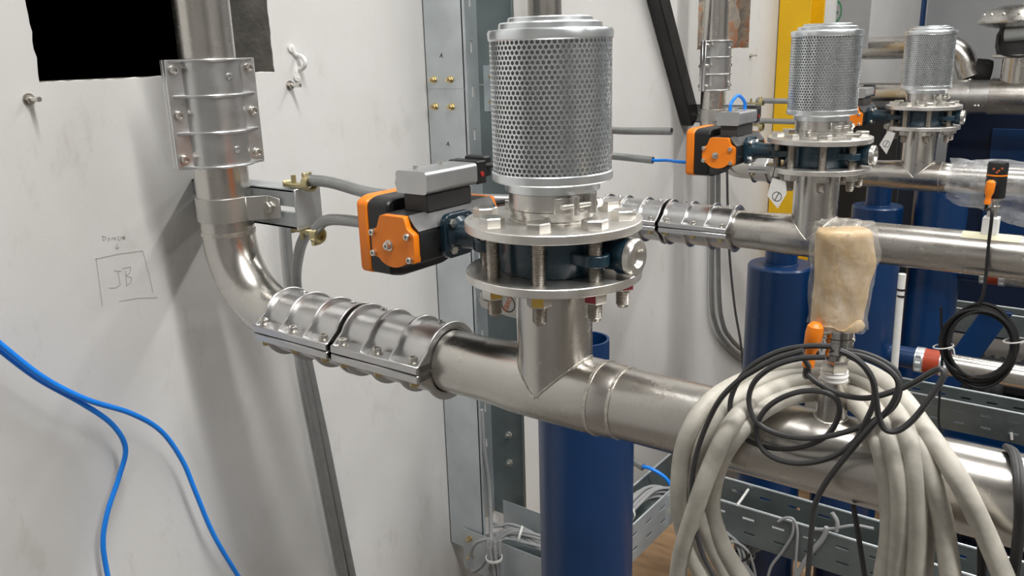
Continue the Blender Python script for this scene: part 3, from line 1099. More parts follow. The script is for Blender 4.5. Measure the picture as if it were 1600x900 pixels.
anchor((-.199, .134), 'anchor bolt in the white wall left of the dark opening')
anchor((.266, .131), 'anchor bolt in the white wall right of the dark opening')
q = at(1172, 87, 'x', WX)
anchor((q.y, q.z), 'anchor bolt in the far wall left of the yellow column')

t = thing('saddle_clip', (WX, .288, .17), 'white saddle clip screwed to the wall beside the dark opening', 'clip')
arc = [(WX + .0015, .288 - .012, .171 + .028), (WX + .0015, .288 - .006, .171 + .017)]
for k in range(9):
    a = PI * k / 8
    arc.append((WX + .0015 + .022 * math.sin(a), .288, .171 + .013 * math.cos(a)))
arc += [(WX + .0015, .288 - .003, .171 - .017), (WX + .0015, .288 - .004, .171 - .028)]
build(M().tube(spline(arc, 4), .0042, 8), 'bow', 'white_plastic', t)
for dy, dz in ((-.011, .026), (-.004, -.026)):
    build(M().lathe([(.0075, 0), (.0075, .003), (.003, .004), (.0001, .004)], (WX + .0005, .288 + dy, .171 + dz), (1, 0, 0), 14), 'screw_tab', 'white_plastic', t)

# ================================================================== CABLE TRAYS
def slot_panel(o, U, V, W, H, slots, th=.0018):
    """flat sheet o..o+U*W+V*H with rectangular slots (u0,u1,v0,v1) cut out, thickness along N"""
    o, U, V = Vector(o), Vector(U), Vector(V)
    N = U.cross(V)
    us = sorted({0, W, *[s_[0] for s_ in slots], *[s_[1] for s_ in slots]})
    vs_ = sorted({0, H, *[s_[2] for s_ in slots], *[s_[3] for s_ in slots]})
    m = M()
    for i in range(len(us) - 1):
        j = 0
        while j < len(vs_) - 1:
            uc = (us[i] + us[i + 1]) / 2

            def solid(j):
                vc = (vs_[j] + vs_[j + 1]) / 2
                return not any(s_[0] < uc < s_[1] and s_[2] < vc < s_[3] for s_ in slots)
            if not solid(j):
                j += 1; continue
            k = j
            while k < len(vs_) - 1 and solid(k): k += 1
            a, b, c, d = us[i], us[i + 1], vs_[j], vs_[k]
            p = [o + U * a + V * c, o + U * b + V * c, o + U * b + V * d, o + U * a + V * d]
            m.add(p + [q + N * th for q in p], [(0, 3, 2, 1), (4, 5, 6, 7), (0, 1, 5, 4), (1, 2, 6, 5), (2, 3, 7, 6), (3, 0, 4, 7)])
            j = k
    return m


def hbolt(p, d, parent, mat='brass_zinc', r=.011):
    p, d = Vector(p), Vector(d)
    build(M().lathe([(r * .75, 0), (r * .75, .0015)], p, d, 16), 'washer', mat, parent)
    build(M().hexp(p + d * .0015, p + d * .0085, r), 'hex_nut', mat, parent)
    build(M().cyl(p + d * .008, p + d * .015, r * .3, n=10), 'bolt_end', mat, parent)


# upright tray on the wall between the first two risers
UX0, UX1 = WX + .001, -.652
UY0, UY1 = .64, .823
t = thing('cable_tray', (WX, .73, -1.0), 'tall galvanized cable tray standing upright against the white wall', 'cable tray')
UZ0, UZ1 = -1.02, 1.2
seam = .105
for za, zb in ((UZ0, seam), (seam + .0016, UZ1)):
    m = M().box((UX0, UY0, za), (UX1, UY0 + .0018, zb))
    m.box((UX1 - .0018, UY0, za), (UX1, UY0 + .010, zb))
    build(m, 'side_panel', 'galv', t)
    m = M().box((UX0, UY1 - .0018, za), (UX1, UY1, zb))
    m.box((UX1 - .0018, UY1 - .010, za), (UX1, UY1, zb))
    build(m, 'side_panel', 'galv_shaded', t)
slots = []
zq = UZ0 + .05
while zq < UZ1 - .1:
    for i, yy in enumerate((.035, .075, .115, .155)):
        off = .05 * (i % 2)
        slots.append((yy, yy + .007, zq - UZ0 + off, zq - UZ0 + off + .026))
    zq += .10
build(slot_panel((UX0, UY0, UZ0), (0, 1, 0), (0, 0, 1), UY1 - UY0, UZ1 - UZ0, slots), 'perforated_base', 'galv', t)
for xx in (-.737, -.690):
    for zz in (.125, .068):
        hbolt((xx, UY0, zz), (0, -1, 0), t)
pl = build(M().box((-.742, UY1 - .0032, .045), (UX1, UY1 - .0018, .150)), 'joint_plate', 'galv', t)
for zz in (.125, .068):
    hbolt((-.715, UY1 - .0034, zz), (0, -1, 0), t)
for zz in (-.78, -.86):
    hbolt((-.70, UY1 - .002, zz), (0, -1, 0), t, 'bolt_steel', .014)
for (zz, x) in ((.175, -.712), (-.012, -.705)):
    text_mesh('A', .014, 'pen_mark', 'ink_dark', t, (x, UY0 - .0006, zz), (.9, 0, -.2), (.2, 0, .9))

TZ = -.92     # top of horizontal trays
TH = .10


def tray_x(x0, x1, y0, wid, label, k=0):
    """perforated tray running along x; near side at y0"""
    t = thing('cable_tray', (x0, y0, TZ - TH), label, 'cable tray', 'perforated horizontal cable trays')
    L_ = x1 - x0
    sl = []
    u = .03
    while u < L_ - .05:
        sl += [(u, u + .030, .068, .075), (u + .005, u + .033, .028, .035)]
        u += .075
    for yy in (y0, y0 + wid):
        build(slot_panel((x0, yy, TZ - TH), (1, 0, 0), (0, 0, 1), L_, TH, sl), 'side_panel', 'galv_shaded', t)
        build(M().tube([(x0, yy, TZ), (x1, yy, TZ)], .0034, 8), 'rolled_edge', 'galv', t)
    sl2 = []
    u = .03
    while u < L_ - .05:
        sl2 += [(u, u + .03, .025, .033), (u, u + .03, wid - .033, wid - .025)]
        u += .06
    build(slot_panel((x0, y0, TZ - TH), (1, 0, 0), (0, 1, 0), L_, wid, sl2), 'perforated_base', 'galv_shaded', t)
    return t


tray_x(-.255, 1.6, 1.045, .115, 'perforated galvanized tray crossing under the nearest steel pipe')
tray_x(-.10, 1.9, 2.02, .115, 'perforated galvanized tray seen through the white cable coil, under the middle pipe')
tray_x(-.30, 1.9, 3.08, .115, 'farthest perforated galvanized tray, behind the hanging black coil')
# tray along y linking them, right of the round blue post
t = thing('cable_tray', (-.39, .70, TZ - TH), 'galvanized tray running towards the wall beside the blue post', 'cable tray', 'perforated horizontal cable trays')
Ly = 1.05 - .64
sl = []
u = .02
while u < Ly - .05:
    sl += [(u, u + .030, .068, .075), (u + .005, u + .033, .028, .035)]
    u += .075
build(slot_panel((-.335, .64, TZ - TH), (0, 1, 0), (0, 0, 1), Ly, TH, sl), 'side_panel', 'galv', t)
build(slot_panel((-.425, .64, TZ - TH), (0, 1, 0), (0, 0, 1), Ly + .25, TH, sl), 'side_panel', 'galv_shaded', t)
for xx, ll in ((-.335, Ly), (-.425, Ly + .25)):
    build(M().tube([(xx, .64, TZ), (xx, .64 + ll, TZ)], .003, 8), 'rolled_edge', 'galv', t)
build(slot_panel((-.425, .64, TZ - TH), (1, 0, 0), (0, 1, 0), .09, Ly + .25, []), 'base', 'galv_shaded', t)
jp = build(M().box((-.336, 1.0, TZ - TH + .004), (-.331, 1.055, TZ - .006)), 'corner_plate', 'galv', t)
for zz in (-.945, -.985):
    hbolt((-.331, 1.028, zz), (1, 0, 0), t, 'brass_zinc', .012)

# tray leaving the foot of the upright tray
t = thing('cable_tray', (-.6, .64, TZ - .15), 'plain galvanized tray leaving the foot of the upright tray', 'cable tray', 'perforated horizontal cable trays')
for yy in (.636, .80):
    build(M().box((WX + .05, yy - .0018, -1.075), (-.335, yy, -.962)), 'side_panel', 'galv', t)
build(M().box((WX + .05, .636, -1.075), (-.335, .80, -1.073)), 'base', 'galv_shaded', t)
for zz in (-.985, -1.035):
    hbolt((-.69, .634, zz), (0, -1, 0), t)

# ================================================================== BLUE POSTS AND TANKS
PX, PY, PR = -.1876, .3717, .0827


def post(k):
    y = PY + k * .955
    ztop = -.366
    t = thing('blue_silencer', (PX, y, FLOOR), ['nearest blue round silencer post under the nearest steel pipe', 'middle blue round silencer post under the middle pipe', 'farthest blue round silencer post behind the middle pipe'][k], 'post', 'blue round silencer posts')
    build(M().lathe([(PR, FLOOR), (PR, ztop - .005), (PR - .004, ztop), (.04, ztop)], (PX, y, 0), (0, 0, 1), 48), 'shell', 'tank_blue', t)
    zt = -.288
    build(M().lathe([(.0400, ztop - .002), (.0400, zt), (.0360, zt), (.0360, ztop + .004), (.0001, ztop + .004)], (PX, y, 0), (0, 0, 1), 40), 'neck', 'tank_blue', t)
    wl = [(PX + .0405 * math.cos(2 * PI * i / 40), y + .0405 * math.sin(2 * PI * i / 40), ztop + .001) for i in range(40)]
    build(M().tube(wl, .0025, 8, closed=True), 'weld_bead', 'tank_blue', t)
    build(M().lathe([(PR + .03, FLOOR), (PR + .03, FLOOR + .012), (PR, FLOOR + .012)], (PX, y, 0), (0, 0, 1), 48), 'base_plate', 'tank_blue', t)


for k in range(3):
    post(k)

# second row: tanks with a side outlet, red hose joint and steel outlet pipe
OY, OZ = 1.40, -.585


def outlet_tank(k):
    dy = k * .955
    y = OY + dy
    nm = ['in front', 'behind'][k]
    t = thing('blue_tank', (-.005, y, FLOOR), ['tall blue tank behind the cardboard wrapped sensor', 'dark blue tank behind the hanging black coil'][k], 'tank', 'blue side outlet tanks')
    build(M().lathe([(.085, FLOOR + .3), (.085, -.30), (.06, -.275), (.0001, -.27)], (-.005, y, 0), (0, 0, 1), 40), 'shell', 'tank_blue', t)
    build(M().lathe([(.06, FLOOR), (.06, FLOOR + .3)], (-.005, y, 0), (0, 0, 1), 24), 'leg_tube', 'tank_blue_dark', t)
    build(M().lathe([(.0265, .03), (.0265, .165)], (0, y, OZ), (1, 0, 0), 32), 'outlet', 'tank_blue', t)
    h = thing('hose_joint', (.178, y, OZ), 'red rubber hose joint with two steel clamps, ' + ['lower and nearer one' if k == 0 else 'upper one under the middle pipe'][0], 'hose', 'red hose joints')
    build(M().cyl((.140, y, OZ), (.216, y, OZ), .0300, n=32), 'hose', 'red_rubber', h)
    for xx in (.150, .206):
        c = build(M().ring((xx - .010, y, OZ), (xx + .010, y, OZ), .0318, .0299, 32), 'hose_clamp', 'zinc', h)
        for dz in (-.018, .0, .018):
            build(M().cyl((xx - .006, y - .0325 + abs(dz) * .3, OZ + dz), (xx + .006, y - .0325 + abs(dz) * .3, OZ + dz), .0055, n=10), 'clamp_screw', 'zinc', c)
    p = build(M().tube([(.216, y, OZ), (.3, y, OZ), (2.4, y, OZ)], .0275, 32), 'outlet_pipe', 'steel', None, loc=(.216, y, OZ))
    tag(p, 'steel outlet pipe running right from the %s red hose joint' % ('lower' if k == 0 else 'upper'), 'pipe', 'steel outlet pipes')


outlet_tank(0); outlet_tank(1)

# white plastic tube standing beside the tank
P0 = [at(1410, 428, 'y', 1.25), at(1406, 470, 'y', 1.25), at(1401, 530, 'y', 1.25), at(1396, 590, 'y', 1.25)]
t = thing('plastic_tube', P0[-1], 'white plastic tube strapped beside the tall blue tank', 'tube')
build(M().tube(spline(P0, 4), .0085, 12), 'tube', 'white_plastic', t)
for q in (452, 462):
    a = at(1408, q, 'y', 1.25)
    build(M().ring(a - Vector((0, 0, .002)), a + Vector((0, 0, .002)), .0098, .0084, 16), 'cable_tie', 'black_plastic', t)

# ================================================================== SENSORS
SX = .318


def sensor(k):
    y = LINE[k]
    nm = ['wrapped in cardboard', 'with orange plug on the middle pipe'][k]
    lab = ['flow sensor under the cardboard wrap on the nearest pipe', 'unwrapped black flow sensor with orange band on the middle pipe'][k]
    t = thing('flow_sensor', (SX, y, HP + RP), lab, 'sensor', 'flow sensors')
    o = (SX, y, 0)
    zb = HP + RP - .004
    if k == 0:
        build(M().lathe([(.0142, zb), (.0142, -.126)], o, (0, 0, 1), 28), 'stub', 'steel', t)
        wl = [(SX + .0148 * math.cos(2 * PI * i / 30), y + .0148 * math.sin(2 * PI * i / 30), HP + math.sqrt(RP ** 2 - (.0148 * math.sin(2 * PI * i / 30)) ** 2)) for i in range(30)]
        build(M().tube(wl, .0012, 8, closed=True), 'weld_bead', 'weld', t)
        build(M().lathe([(.0110, -.127), (.0128, -.1255), (.0122, -.123), (.0130, -.121), (.0120, -.1185), (.0125, -.117), (.0108, -.116)], o, (0, 0, 1), 20), 'thread_tape', 'ptfe', t)
        build(M().hexp((SX, y, -.1165), (SX, y, -.1045), .0225, .2), 'hex_nut', 'steel_fitting', t)
        build(M().lathe([(.0125, -.105), (.0145, -.1035), (.0158, -.098), (.0158, -.0945), (.0150, -.093), (.0150, -.086), (.0158, -.0855), (.0158, -.0825), (.0150, -.082), (.0150, -.02)], o, (0, 0, 1), 32), 'body', 'chrome', t, ang=30)
    else:
        build(M().box((SX - .013, y - .013, zb + .002), (SX + .013, y + .013, -.134)), 'mounting_block', 'white_plastic', t, bev=.001)
        build(M().lathe([(.0085, -.135), (.0085, -.120), (.0115, -.119), (.0115, -.113), (.0085, -.112), (.0085, -.104), (.014, -.103), (.014, -.098)], o, (0, 0, 1), 24), 'nut_stack', 'steel_fitting', t)
        build(M().lathe([(.0165, -.098), (.0170, -.096), (.0170, -.058)], o, (0, 0, 1), 32), 'body', 'black_plastic', t)
        build(M().lathe([(.0172, -.058), (.0172, -.0555)], o, (0, 0, 1), 32), 'orange_band', 'orange', t)
        hd = build(M().lathe([(.0170, -.0555), (.0170, -.038), (.0155, -.034), (.0001, -.033)], o, (0, 0, 1), 32), 'display_head', 'black_plastic', t)
        for (dx, dz) in ((-.0065, -.0445), (.0065, -.0435), (.002, -.0475), (-.001, -.0505)):
            v = Vector((CAM.x - SX, CAM.y - y, 0)).normalized(); s_ = Vector((-v.y, v.x, 0))
            build(M().lathe([(.0021, 0), (.0021, .0010), (.0001, .0012)], Vector((SX, y, dz)) + s_ * dx + v * math.sqrt(.0172 ** 2 - dx ** 2), v, 12), 'button', 'button_copper', hd)
    # right-angle orange plug on the camera side
    v = Vector((-.46, -.89, 0)).normalized() if k == 0 else Vector((-.15, -1, 0)).normalized()
    zc = -.072 if k == 0 else -.070
    b = Vector((SX, y, zc))
    r0 = .0150 if k == 0 else .017
    cn = build(M().lathe([(.0052, 0), (.0068, .001), (.0068, .010), (.0055, .011)], b + v * (r0 - .001), v, 16), 'plug_nut', 'bolt_steel', t)
    e = b + v * (r0 + .014)
    dn = Vector((-.10, -.05, -1)).normalized() if k == 0 else Vector((-.05, 0, -1)).normalized()
    build(M().lathe([(.0040, -.007), (.0072, -.0035), (.0080, .003), (.0074, .015), (.0049, .022), (.0048, .028), (.0058, .031), (.0055, .036)], e, dn, 18), 'orange_plug', 'orange', cn)
    return e + dn * .035, dn


pl0, dn0 = sensor(0)
pl1, dn1 = sensor(1)

# label tape on the middle pipe
tp = M(); vs = []; fs = []
for i in range(2):
    for j in range(9):
        a = math.radians(52 + 34 * j / 8)
        vs.append((.275 + .095 * i, LINE[1] - (RP + .0005) * math.cos(a), HP + (RP + .0005) * math.sin(a)))
for j in range(8):
    fs.append((j, j + 1, 9 + j + 1, 9 + j))
o = build(tp.add(vs, fs), 'masking_tape', 'tape', None, loc=(.27, LINE[1], HP + RP))
tag(o, 'strip of pale yellow tape along the top of the middle pipe', 'tape')

# cardboard sleeve round the near sensor, with cling film over it
def sleeve(rad, z0, z1, jit, seed, nx=40, nz=26, bottom_cut=True, close=True):
    rnd = random.Random(seed)
    ph = [rnd.uniform(0, 6.28) for _ in range(12)]
    m = M(); vs = []; fs = []
    for j in range(nz + 1):
        tz = j / nz
        for i in range(nx):
            a = 2 * PI * i / nx
            # squarish tube, opening out to the right in its upper half
            ca, sa = math.cos(a), math.sin(a)
            e = 3.2
            sq = (abs(ca) ** e + abs(sa) ** e) ** (-1 / e)
            bulge = math.exp(-((tz - .72) / .25) ** 2)
            r = rad * sq
            r += jit * (math.sin(3 * a + ph[0] + 5 * tz) + math.sin(7 * a + ph[1] - 9 * tz) * .7 + math.sin(11 * a + ph[2] + 17 * tz) * .5 + math.sin(17 * tz + ph[3] + 2 * a) * .6)
            if tz > .97: r *= .93
            zc = z0 + (z1 - z0) * tz
            if bottom_cut and j == 0:
                zc += .004 * math.sin(5 * a + ph[5]) + .010 * max(0, math.cos(a + 1.2))
            dx = r * ca * .98; dy = r * sa * .80
            if dx > 0: dx *= .92 + .30 * bulge
            p = Vector((CR.x, CR.y, 0)).normalized() * dx + Vector((-CR.y, CR.x, 0)).normalized() * dy
            vs.append(Vector((SX, 0, zc + rnd.uniform(-1, 1) * jit * .9)) + p * (1 + rnd.uniform(-1, 1) * jit * 9) + Vector((-.001, 0, 0)))
    for j in range(nz):
        for i in range(nx):
            i2 = (i + 1) % nx
            fs.append((j * nx + i, j * nx + i2, (j + 1) * nx + i2, (j + 1) * nx + i))
    if close:
        fs.append(tuple(nz * nx + i for i in range(nx)))
    return m.add(vs, fs)


t = thing('cardboard_wrap', (SX, 0, -.075), 'cardboard sleeve in cling film over the sensor on the nearest pipe', 'wrapping')
o = build(sleeve(.0232, -.076, .018, .0006, 3), 'cardboard_sleeve', 'cardboard', t, ang=70)
md = o.modifiers.new('thickness', 'SOLIDIFY'); md.thickness = .0022; md.offset = -1
build(sleeve(.0262, -.074, .0245, .0013, 11, 50, 34, False), 'cling_film', 'cling_film', t, ang=4)

# ================================================================== CABLE COILS
def coil_turn(pts, r, mat, parent, nm, n=12, seg=8):
    P = [at(*q) for q in pts]
    return build(M().tube(spline(P, seg), r, n), nm, mat, parent)


YF, YB = -.060, .030
t = thing('cable_coil', (SX, -.02, HP), 'thick dirty white cable coil hung over the nearest pipe', 'cable')
turns = [
    # outermost, up from the left, behind the stub and down on the right
    [(1100, 905, 'y', YF), (1078, 860, 'y', YF), (1062, 800, 'y', YF - .006), (1064, 720, 'y', YF - .006), (1084, 660, 'y', YF), (1120, 618, 'y', -.03), (1180, 588, 'y', 0), (1250, 574, 'y', .02), (1310, 570, 'y', YB), (1360, 585, 'y', .02), (1405, 618, 'y', -.01), (1440, 665, 'y', -.045), (1474, 712, 'y', YF), (1505, 762, 'y', YF - .006), (1538, 830, 'y', YF), (1570, 905, 'y', YF)],
    [(1058, 905, 'y', YF - .016), (1066, 860, 'y', YF - .018), (1088, 790, 'y', YF - .022), (1108, 735, 'y', YF - .018), (1140, 668, 'y', YF - .010), (1180, 625, 'y', -.035), (1230, 602, 'y', -.002), (1275, 593, 'y', .02), (1320, 592, 'y', .028), (1365, 606, 'y', .02), (1402, 640, 'y', -.02), (1432, 690, 'y', -.055), (1456, 750, 'y', YF - .004), (1474, 820, 'y', YF), (1486, 905, 'y', YF)],
    [(1140, 905, 'y', YF + .004), (1112, 850, 'y', YF + .004), (1092, 800, 'y', YF), (1086, 740, 'y', YF + .002), (1100, 690, 'y', YF), (1132, 640, 'y', -.045), (1178, 606, 'y', -.014), (1230, 588, 'y', .010), (1290, 582, 'y', .024), (1340, 590, 'y', .024), (1385, 622, 'y', -.006), (1412, 665, 'y', -.05), (1428, 720, 'y', YF - .006), (1433, 800, 'y', YF - .006), (1430, 905, 'y', YF)],
    [(1160, 905, 'y', YF + .006), (1128, 850, 'y', YF + .006), (1112, 790, 'y', YF + .006), (1122, 730, 'y', YF - .004), (1150, 682, 'y', YF - .004), (1190, 642, 'y', -.04), (1235, 620, 'y', -.01), (1285, 612, 'y', .016), (1330, 614, 'y', .018), (1366, 638, 'y', -.018), (1388, 680, 'y', -.055), (1404, 735, 'y', YF - .008), (1408, 815, 'y', YF - .006), (1398, 905, 'y', YF)],
    [(1290, 626, 'y', .016), (1325, 626, 'y', .016), (1352, 645, 'y', -.022), (1374, 690, 'y', -.055), (1387, 750, 'y', YF - .002), (1391, 830, 'y', YF), (1380, 905, 'y', YF)],
    [(1400, 650, 'y', -.03), (1424, 700, 'y', -.048), (1440, 750, 'y', YF + .014), (1446, 810, 'y', YF + .014), (1440, 905, 'y', YF + .012)],
]
for q in turns:
    coil_turn(q, .0089, 'white_cable', t, 'cable_turn', 14)

t = thing('cable_coil', (SX, -.05, HP + .03), 'thin dark sensor cable looped over the nearest pipe', 'cable')
f1 = -.072


def T(L_, y=f1, dy=0.0):
    return [(a, b, 'y', y + dy * i / len(L_)) for i, (a, b) in enumerate(L_)]


thin = [
    T([(1262, 585), (1280, 600), (1310, 615), (1345, 622), (1375, 618), (1420, 602), (1455, 582), (1470, 577), (1474, 588), (1458, 615), (1430, 652), (1405, 672), (1385, 672), (1374, 655), (1369, 625), (1364, 595), (1350, 572), (1330, 556), (1312, 548)], -.050, -.045),
    T([(1300, 541), (1260, 541), (1215, 550), (1172, 574), (1147, 608), (1141, 645), (1158, 680), (1195, 698), (1245, 700), (1290, 682), (1310, 650), (1308, 625), (1285, 612), (1250, 612), (1215, 625), (1192, 645), (1182, 672), (1190, 700), (1215, 718), (1255, 724), (1300, 714), (1335, 690), (1352, 660), (1366, 625), (1362, 590), (1345, 567), (1325, 555)], -.052, -.012),
    T([(1290, 558), (1250, 560), (1210, 572), (1180, 595), (1170, 625), (1180, 656), (1210, 676), (1260, 685), (1310, 678), (1360, 660), (1395, 636), (1406, 606), (1400, 580), (1375, 562), (1345, 551), (1325, 549)], -.060),
    T([(1318, 552), (1350, 558), (1385, 575), (1404, 600), (1392, 635), (1360, 668), (1320, 715), (1290, 755), (1273, 790), (1268, 830), (1262, 905)], -.075),
    T([(1255, 548), (1215, 560), (1180, 578), (1150, 598), (1120, 632), (1094, 690), (1082, 745), (1082, 800), (1096, 860), (1118, 905)], -.080),
    T([(1333, 790), (1340, 830), (1352, 905)], -.03),
    T([(1265, 575), (1252, 552)], -.045),
]
for q in thin:
    coil_turn(q, .0026, 'dark_cable', t, 'cable_turn', 8)
o = build(M().tube(spline([pl0, pl0 + dn0 * .010, Vector(at(1262, 585, 'y', -.048))], 5), .0036, 8), 'plug_cable', 'dark_cable', t)

# doubled black cable slung over the pipe at the right edge
P0 = [(1572, 698, 'y', .01), (1582, 708, 'y', -.01), (1588, 735, 'y', -.040), (1590, 770, 'y', -.052), (1590, 820, 'y', -.05), (1580, 905, 'y', -.04)]
t = thing('black_cable_pair', at(1588, 760, 'y', -.05), 'doubled black cable slung over the nearest pipe at the right edge', 'cable')
coil_turn(P0, .0032, 'dark_cable', t, 'cable', 8)
coil_turn([(a + 6, b + 2, c, d) for a, b, c, d in P0], .0032, 'dark_cable', t, 'cable', 8)
o = build(M().tube(spline([at(1536, 820, 'y', .0), at(1534, 860, 'y', .0), at(1534, 905, 'y', .0)], 4), .004, 8), 'hanging_cable', 'black_cable', None, loc=at(1534, 905, 'y', 0))
tag(o, 'short black cable hanging under the nearest pipe', 'cable')

# black coil of the middle sensor
YC = LINE[1] - .058
t = thing('cable_coil', at(1530, 540, 'y', YC), 'coil of thin black cable hanging below the middle pipe', 'cable')
P0 = [pl1, pl1 + dn1 * .012] + [Vector(at(x, y, 'y', yy)) for x, y, yy in ((1550, 330, .905), (1545, 380, .905), (1541, 425, .905), (1536, 460, YC), (1528, 480, YC))]
build(M().tube(spline(P0, 6), .0030, 8), 'lead_cable', 'black_cable', t)
rn = random.Random(5)
for i in range(11):
    pts = []
    ox, oy = rn.uniform(-4, 4), rn.uniform(-4, 4); rx = 54 + rn.uniform(-7, 6); ry = 57 + rn.uniform(-7, 6); dy = rn.uniform(-.010, .010)
    for k in range(20):
        a = 2 * PI * k / 20
        pts.append(at(1530 + ox + rx * math.cos(a), 540 + oy + ry * math.sin(a), 'y', YC + dy))
    build(M().tube(spline(pts, 3, True), .0030, 7, closed=True), 'cable_turn', 'black_cable', t)
for (x, y, a) in ((1474, 541, .2), (1585, 532, -.1)):
    c = at(x, y, 'y', YC)
    m = M()
    pts = [c + Vector((.017 * math.cos(q), -.017 * math.sin(q), .004 * math.cos(q))) for q in [2 * PI * i / 14 for i in range(14)]]
    m.tube(pts, .0013, 6, closed=True)
    m.tube(spline([c + Vector((.012, -.015, 0)), c + Vector((.020, -.022, .006)), c + Vector((.024, -.022, -.008))], 4), .0013, 6)
    build(m, 'white_tie', 'white_plastic', t)

# tail of a black wire hanging in front of the lower tray
P0 = [at(1470, 480, 'y', YC - .02), at(1472, 560, 'y', YC), at(1468, 620, 'y', YC), at(1467, 660, 'y', YC), at(1473, 675, 'y', YC)]
o = build(M().tube(spline(P0, 5), .0022, 8), 'hanging_wire', 'black_cable', None, loc=P0[-1])
tag(o, 'thin black wire hanging left of the black coil', 'cable')

# ================================================================== TUBES ON THE LEFT, IN THE MIDDLE
bx = -.70
P0 = [at(x, y, 'x', v) for x, y, v in ((-25, 525, bx), (0, 547, bx), (60, 592, bx), (128, 630, bx), (175, 663, bx - .01), (196, 700, bx - .02), (186, 745, bx - .03), (168, 800, bx - .03), (161, 850, bx - .03), (170, 910, bx - .03))]
o = build(M().tube(spline(P0, 8), .0042, 12), 'air_tube', 'blue_tube', None, loc=P0[-1]); tag(o, 'blue air tube hanging straight down at the lower left wall', 'tube', 'blue air tubes')
P0 = [at(x, y, 'x', v) for x, y, v in ((-25, 515, bx + .012), (0, 537, bx + .012), (68, 590, bx + .012), (135, 624, bx + .01), (205, 646, bx), (252, 674, bx - .01), (285, 720, bx - .02), (306, 770, bx - .02), (335, 838, bx - .02), (378, 910, bx - .02))]
o = build(M().tube(spline(P0, 8), .0042, 12), 'air_tube', 'blue_tube', None, loc=P0[-1]); tag(o, 'blue air tube sweeping right towards the floor at the lower left', 'tube', 'blue air tubes')
# blue tube from the open conduit to the middle actuator
P0 = [Vector((-.41, 1.0, -.073)), at(1020, 250, 'y', 1.0), at(1040, 247, 'y', .98), at(1060, 247, 'y', .96)]
P0 = [Vector((-.43, 1.0, -.0725)), Vector((-.385, 1.0, -.073)), Vector((-.35, .99, -.070)), Vector((-.31, .965, -.068)), Vector((-.255, .955, -.066))]
o = build(M().tube(spline(P0, 6), .0036, 10), 'air_tube', 'blue_tube', None, loc=P0[0]); tag(o, 'blue air tube leading from the open conduit to the middle actuator', 'tube', 'blue air tubes')
# blue loop over the solenoid of the middle actuator
a = Vector((-.178, LINE[1] - .030, .048)); b = Vector((-.170, LINE[1] + .030, .048))
P0 = [a, a + Vector((0, .004, .016)), (a + b) / 2 + Vector((0, 0, .030)), b + Vector((0, -.004, .016)), b]
o = build(M().tube(spline(P0, 6), .0036, 10), 'air_tube', 'blue_tube', None, loc=a); tag(o, 'short blue air tube looped over the solenoid of the middle actuator', 'tube', 'blue air tubes')
# black control cables of the near actuator
P0 = [Vector((-.160, .077, .040)), Vector((-.140, .11, .040)), Vector((-.12, .17, .046)), Vector((-.11, .24, .05))]
o = build(M().tube(spline(P0, 6), .0032, 8), 'control_cable', 'dark_cable', None, loc=P0[0]); tag(o, 'dark cable from the near solenoid passing behind the large filter', 'cable')
P0 = [Vector((-.150, .090, -.010)), Vector((-.12, .115, -.004)), Vector((-.09, .13, .018)), Vector((-.06, .14, .05))]
o = build(M().tube(spline(P0, 6), .0032, 8), 'control_cable', 'dark_cable', None, loc=P0[0]); tag(o, 'dark cable curving up behind the flange of the large filter', 'cable')

# ================================================================== TAGS
def valve_tag(k, pts, depth_y, label, mark):
    P = [at(x, y, 'y', depth_y) for x, y in pts]
    c = sum(P, Vector()) / len(P)
    t = thing('valve_tag', c, label, 'tag', 'paper valve tags')
    n = (P[1] - P[0]).cross(P[2] - P[1]).normalized()
    if n.dot(CAM - c) < 0: n = -n
    m = M(); L_ = len(P)
    m.add([q for q in P] + [q - n * .0006 for q in P], [tuple(range(L_)), tuple(range(2 * L_ - 1, L_ - 1, -1))] + [(i, (i + 1) % L_, L_ + (i + 1) % L_, L_ + i) for i in range(L_)])
    build(m, 'card', 'tag_white', t)
    return t, n, P, c


yy = .045
t, n, P, c = valve_tag(0, [(748, 468), (752, 459), (806, 462), (808, 498), (793, 494), (752, 480)], yy, 'white maker tag hanging below the nearest valve flange', None)
cc = at(794, 475, 'y', yy) + n * .0004
U = (at(800, 475, 'y', yy) - at(790, 475, 'y', yy)).normalized(); V = n.cross(U).normalized()
ca, sa = math.cos(.95), math.sin(.95)
U2, V2 = U * ca + V * sa, V * ca - U * sa
ringm = M()
N_ = 30
vs = []; fs = []
for i in range(N_):
    a = 2 * PI * i / N_
    for r in (.0098, .0112):
        vs.append(cc + (U * math.cos(a) + V * math.sin(a)) * r)
for i in range(N_):
    j = (i + 1) % N_
    fs.append((2 * i, 2 * i + 1, 2 * j + 1, 2 * j))
build(ringm.add(vs, fs), 'logo_ring', 'ink_dark', t)
text_mesh('EBRO', .0098, 'logo_letters', 'ink_orange', t, cc + n * .0001, U2, V2)

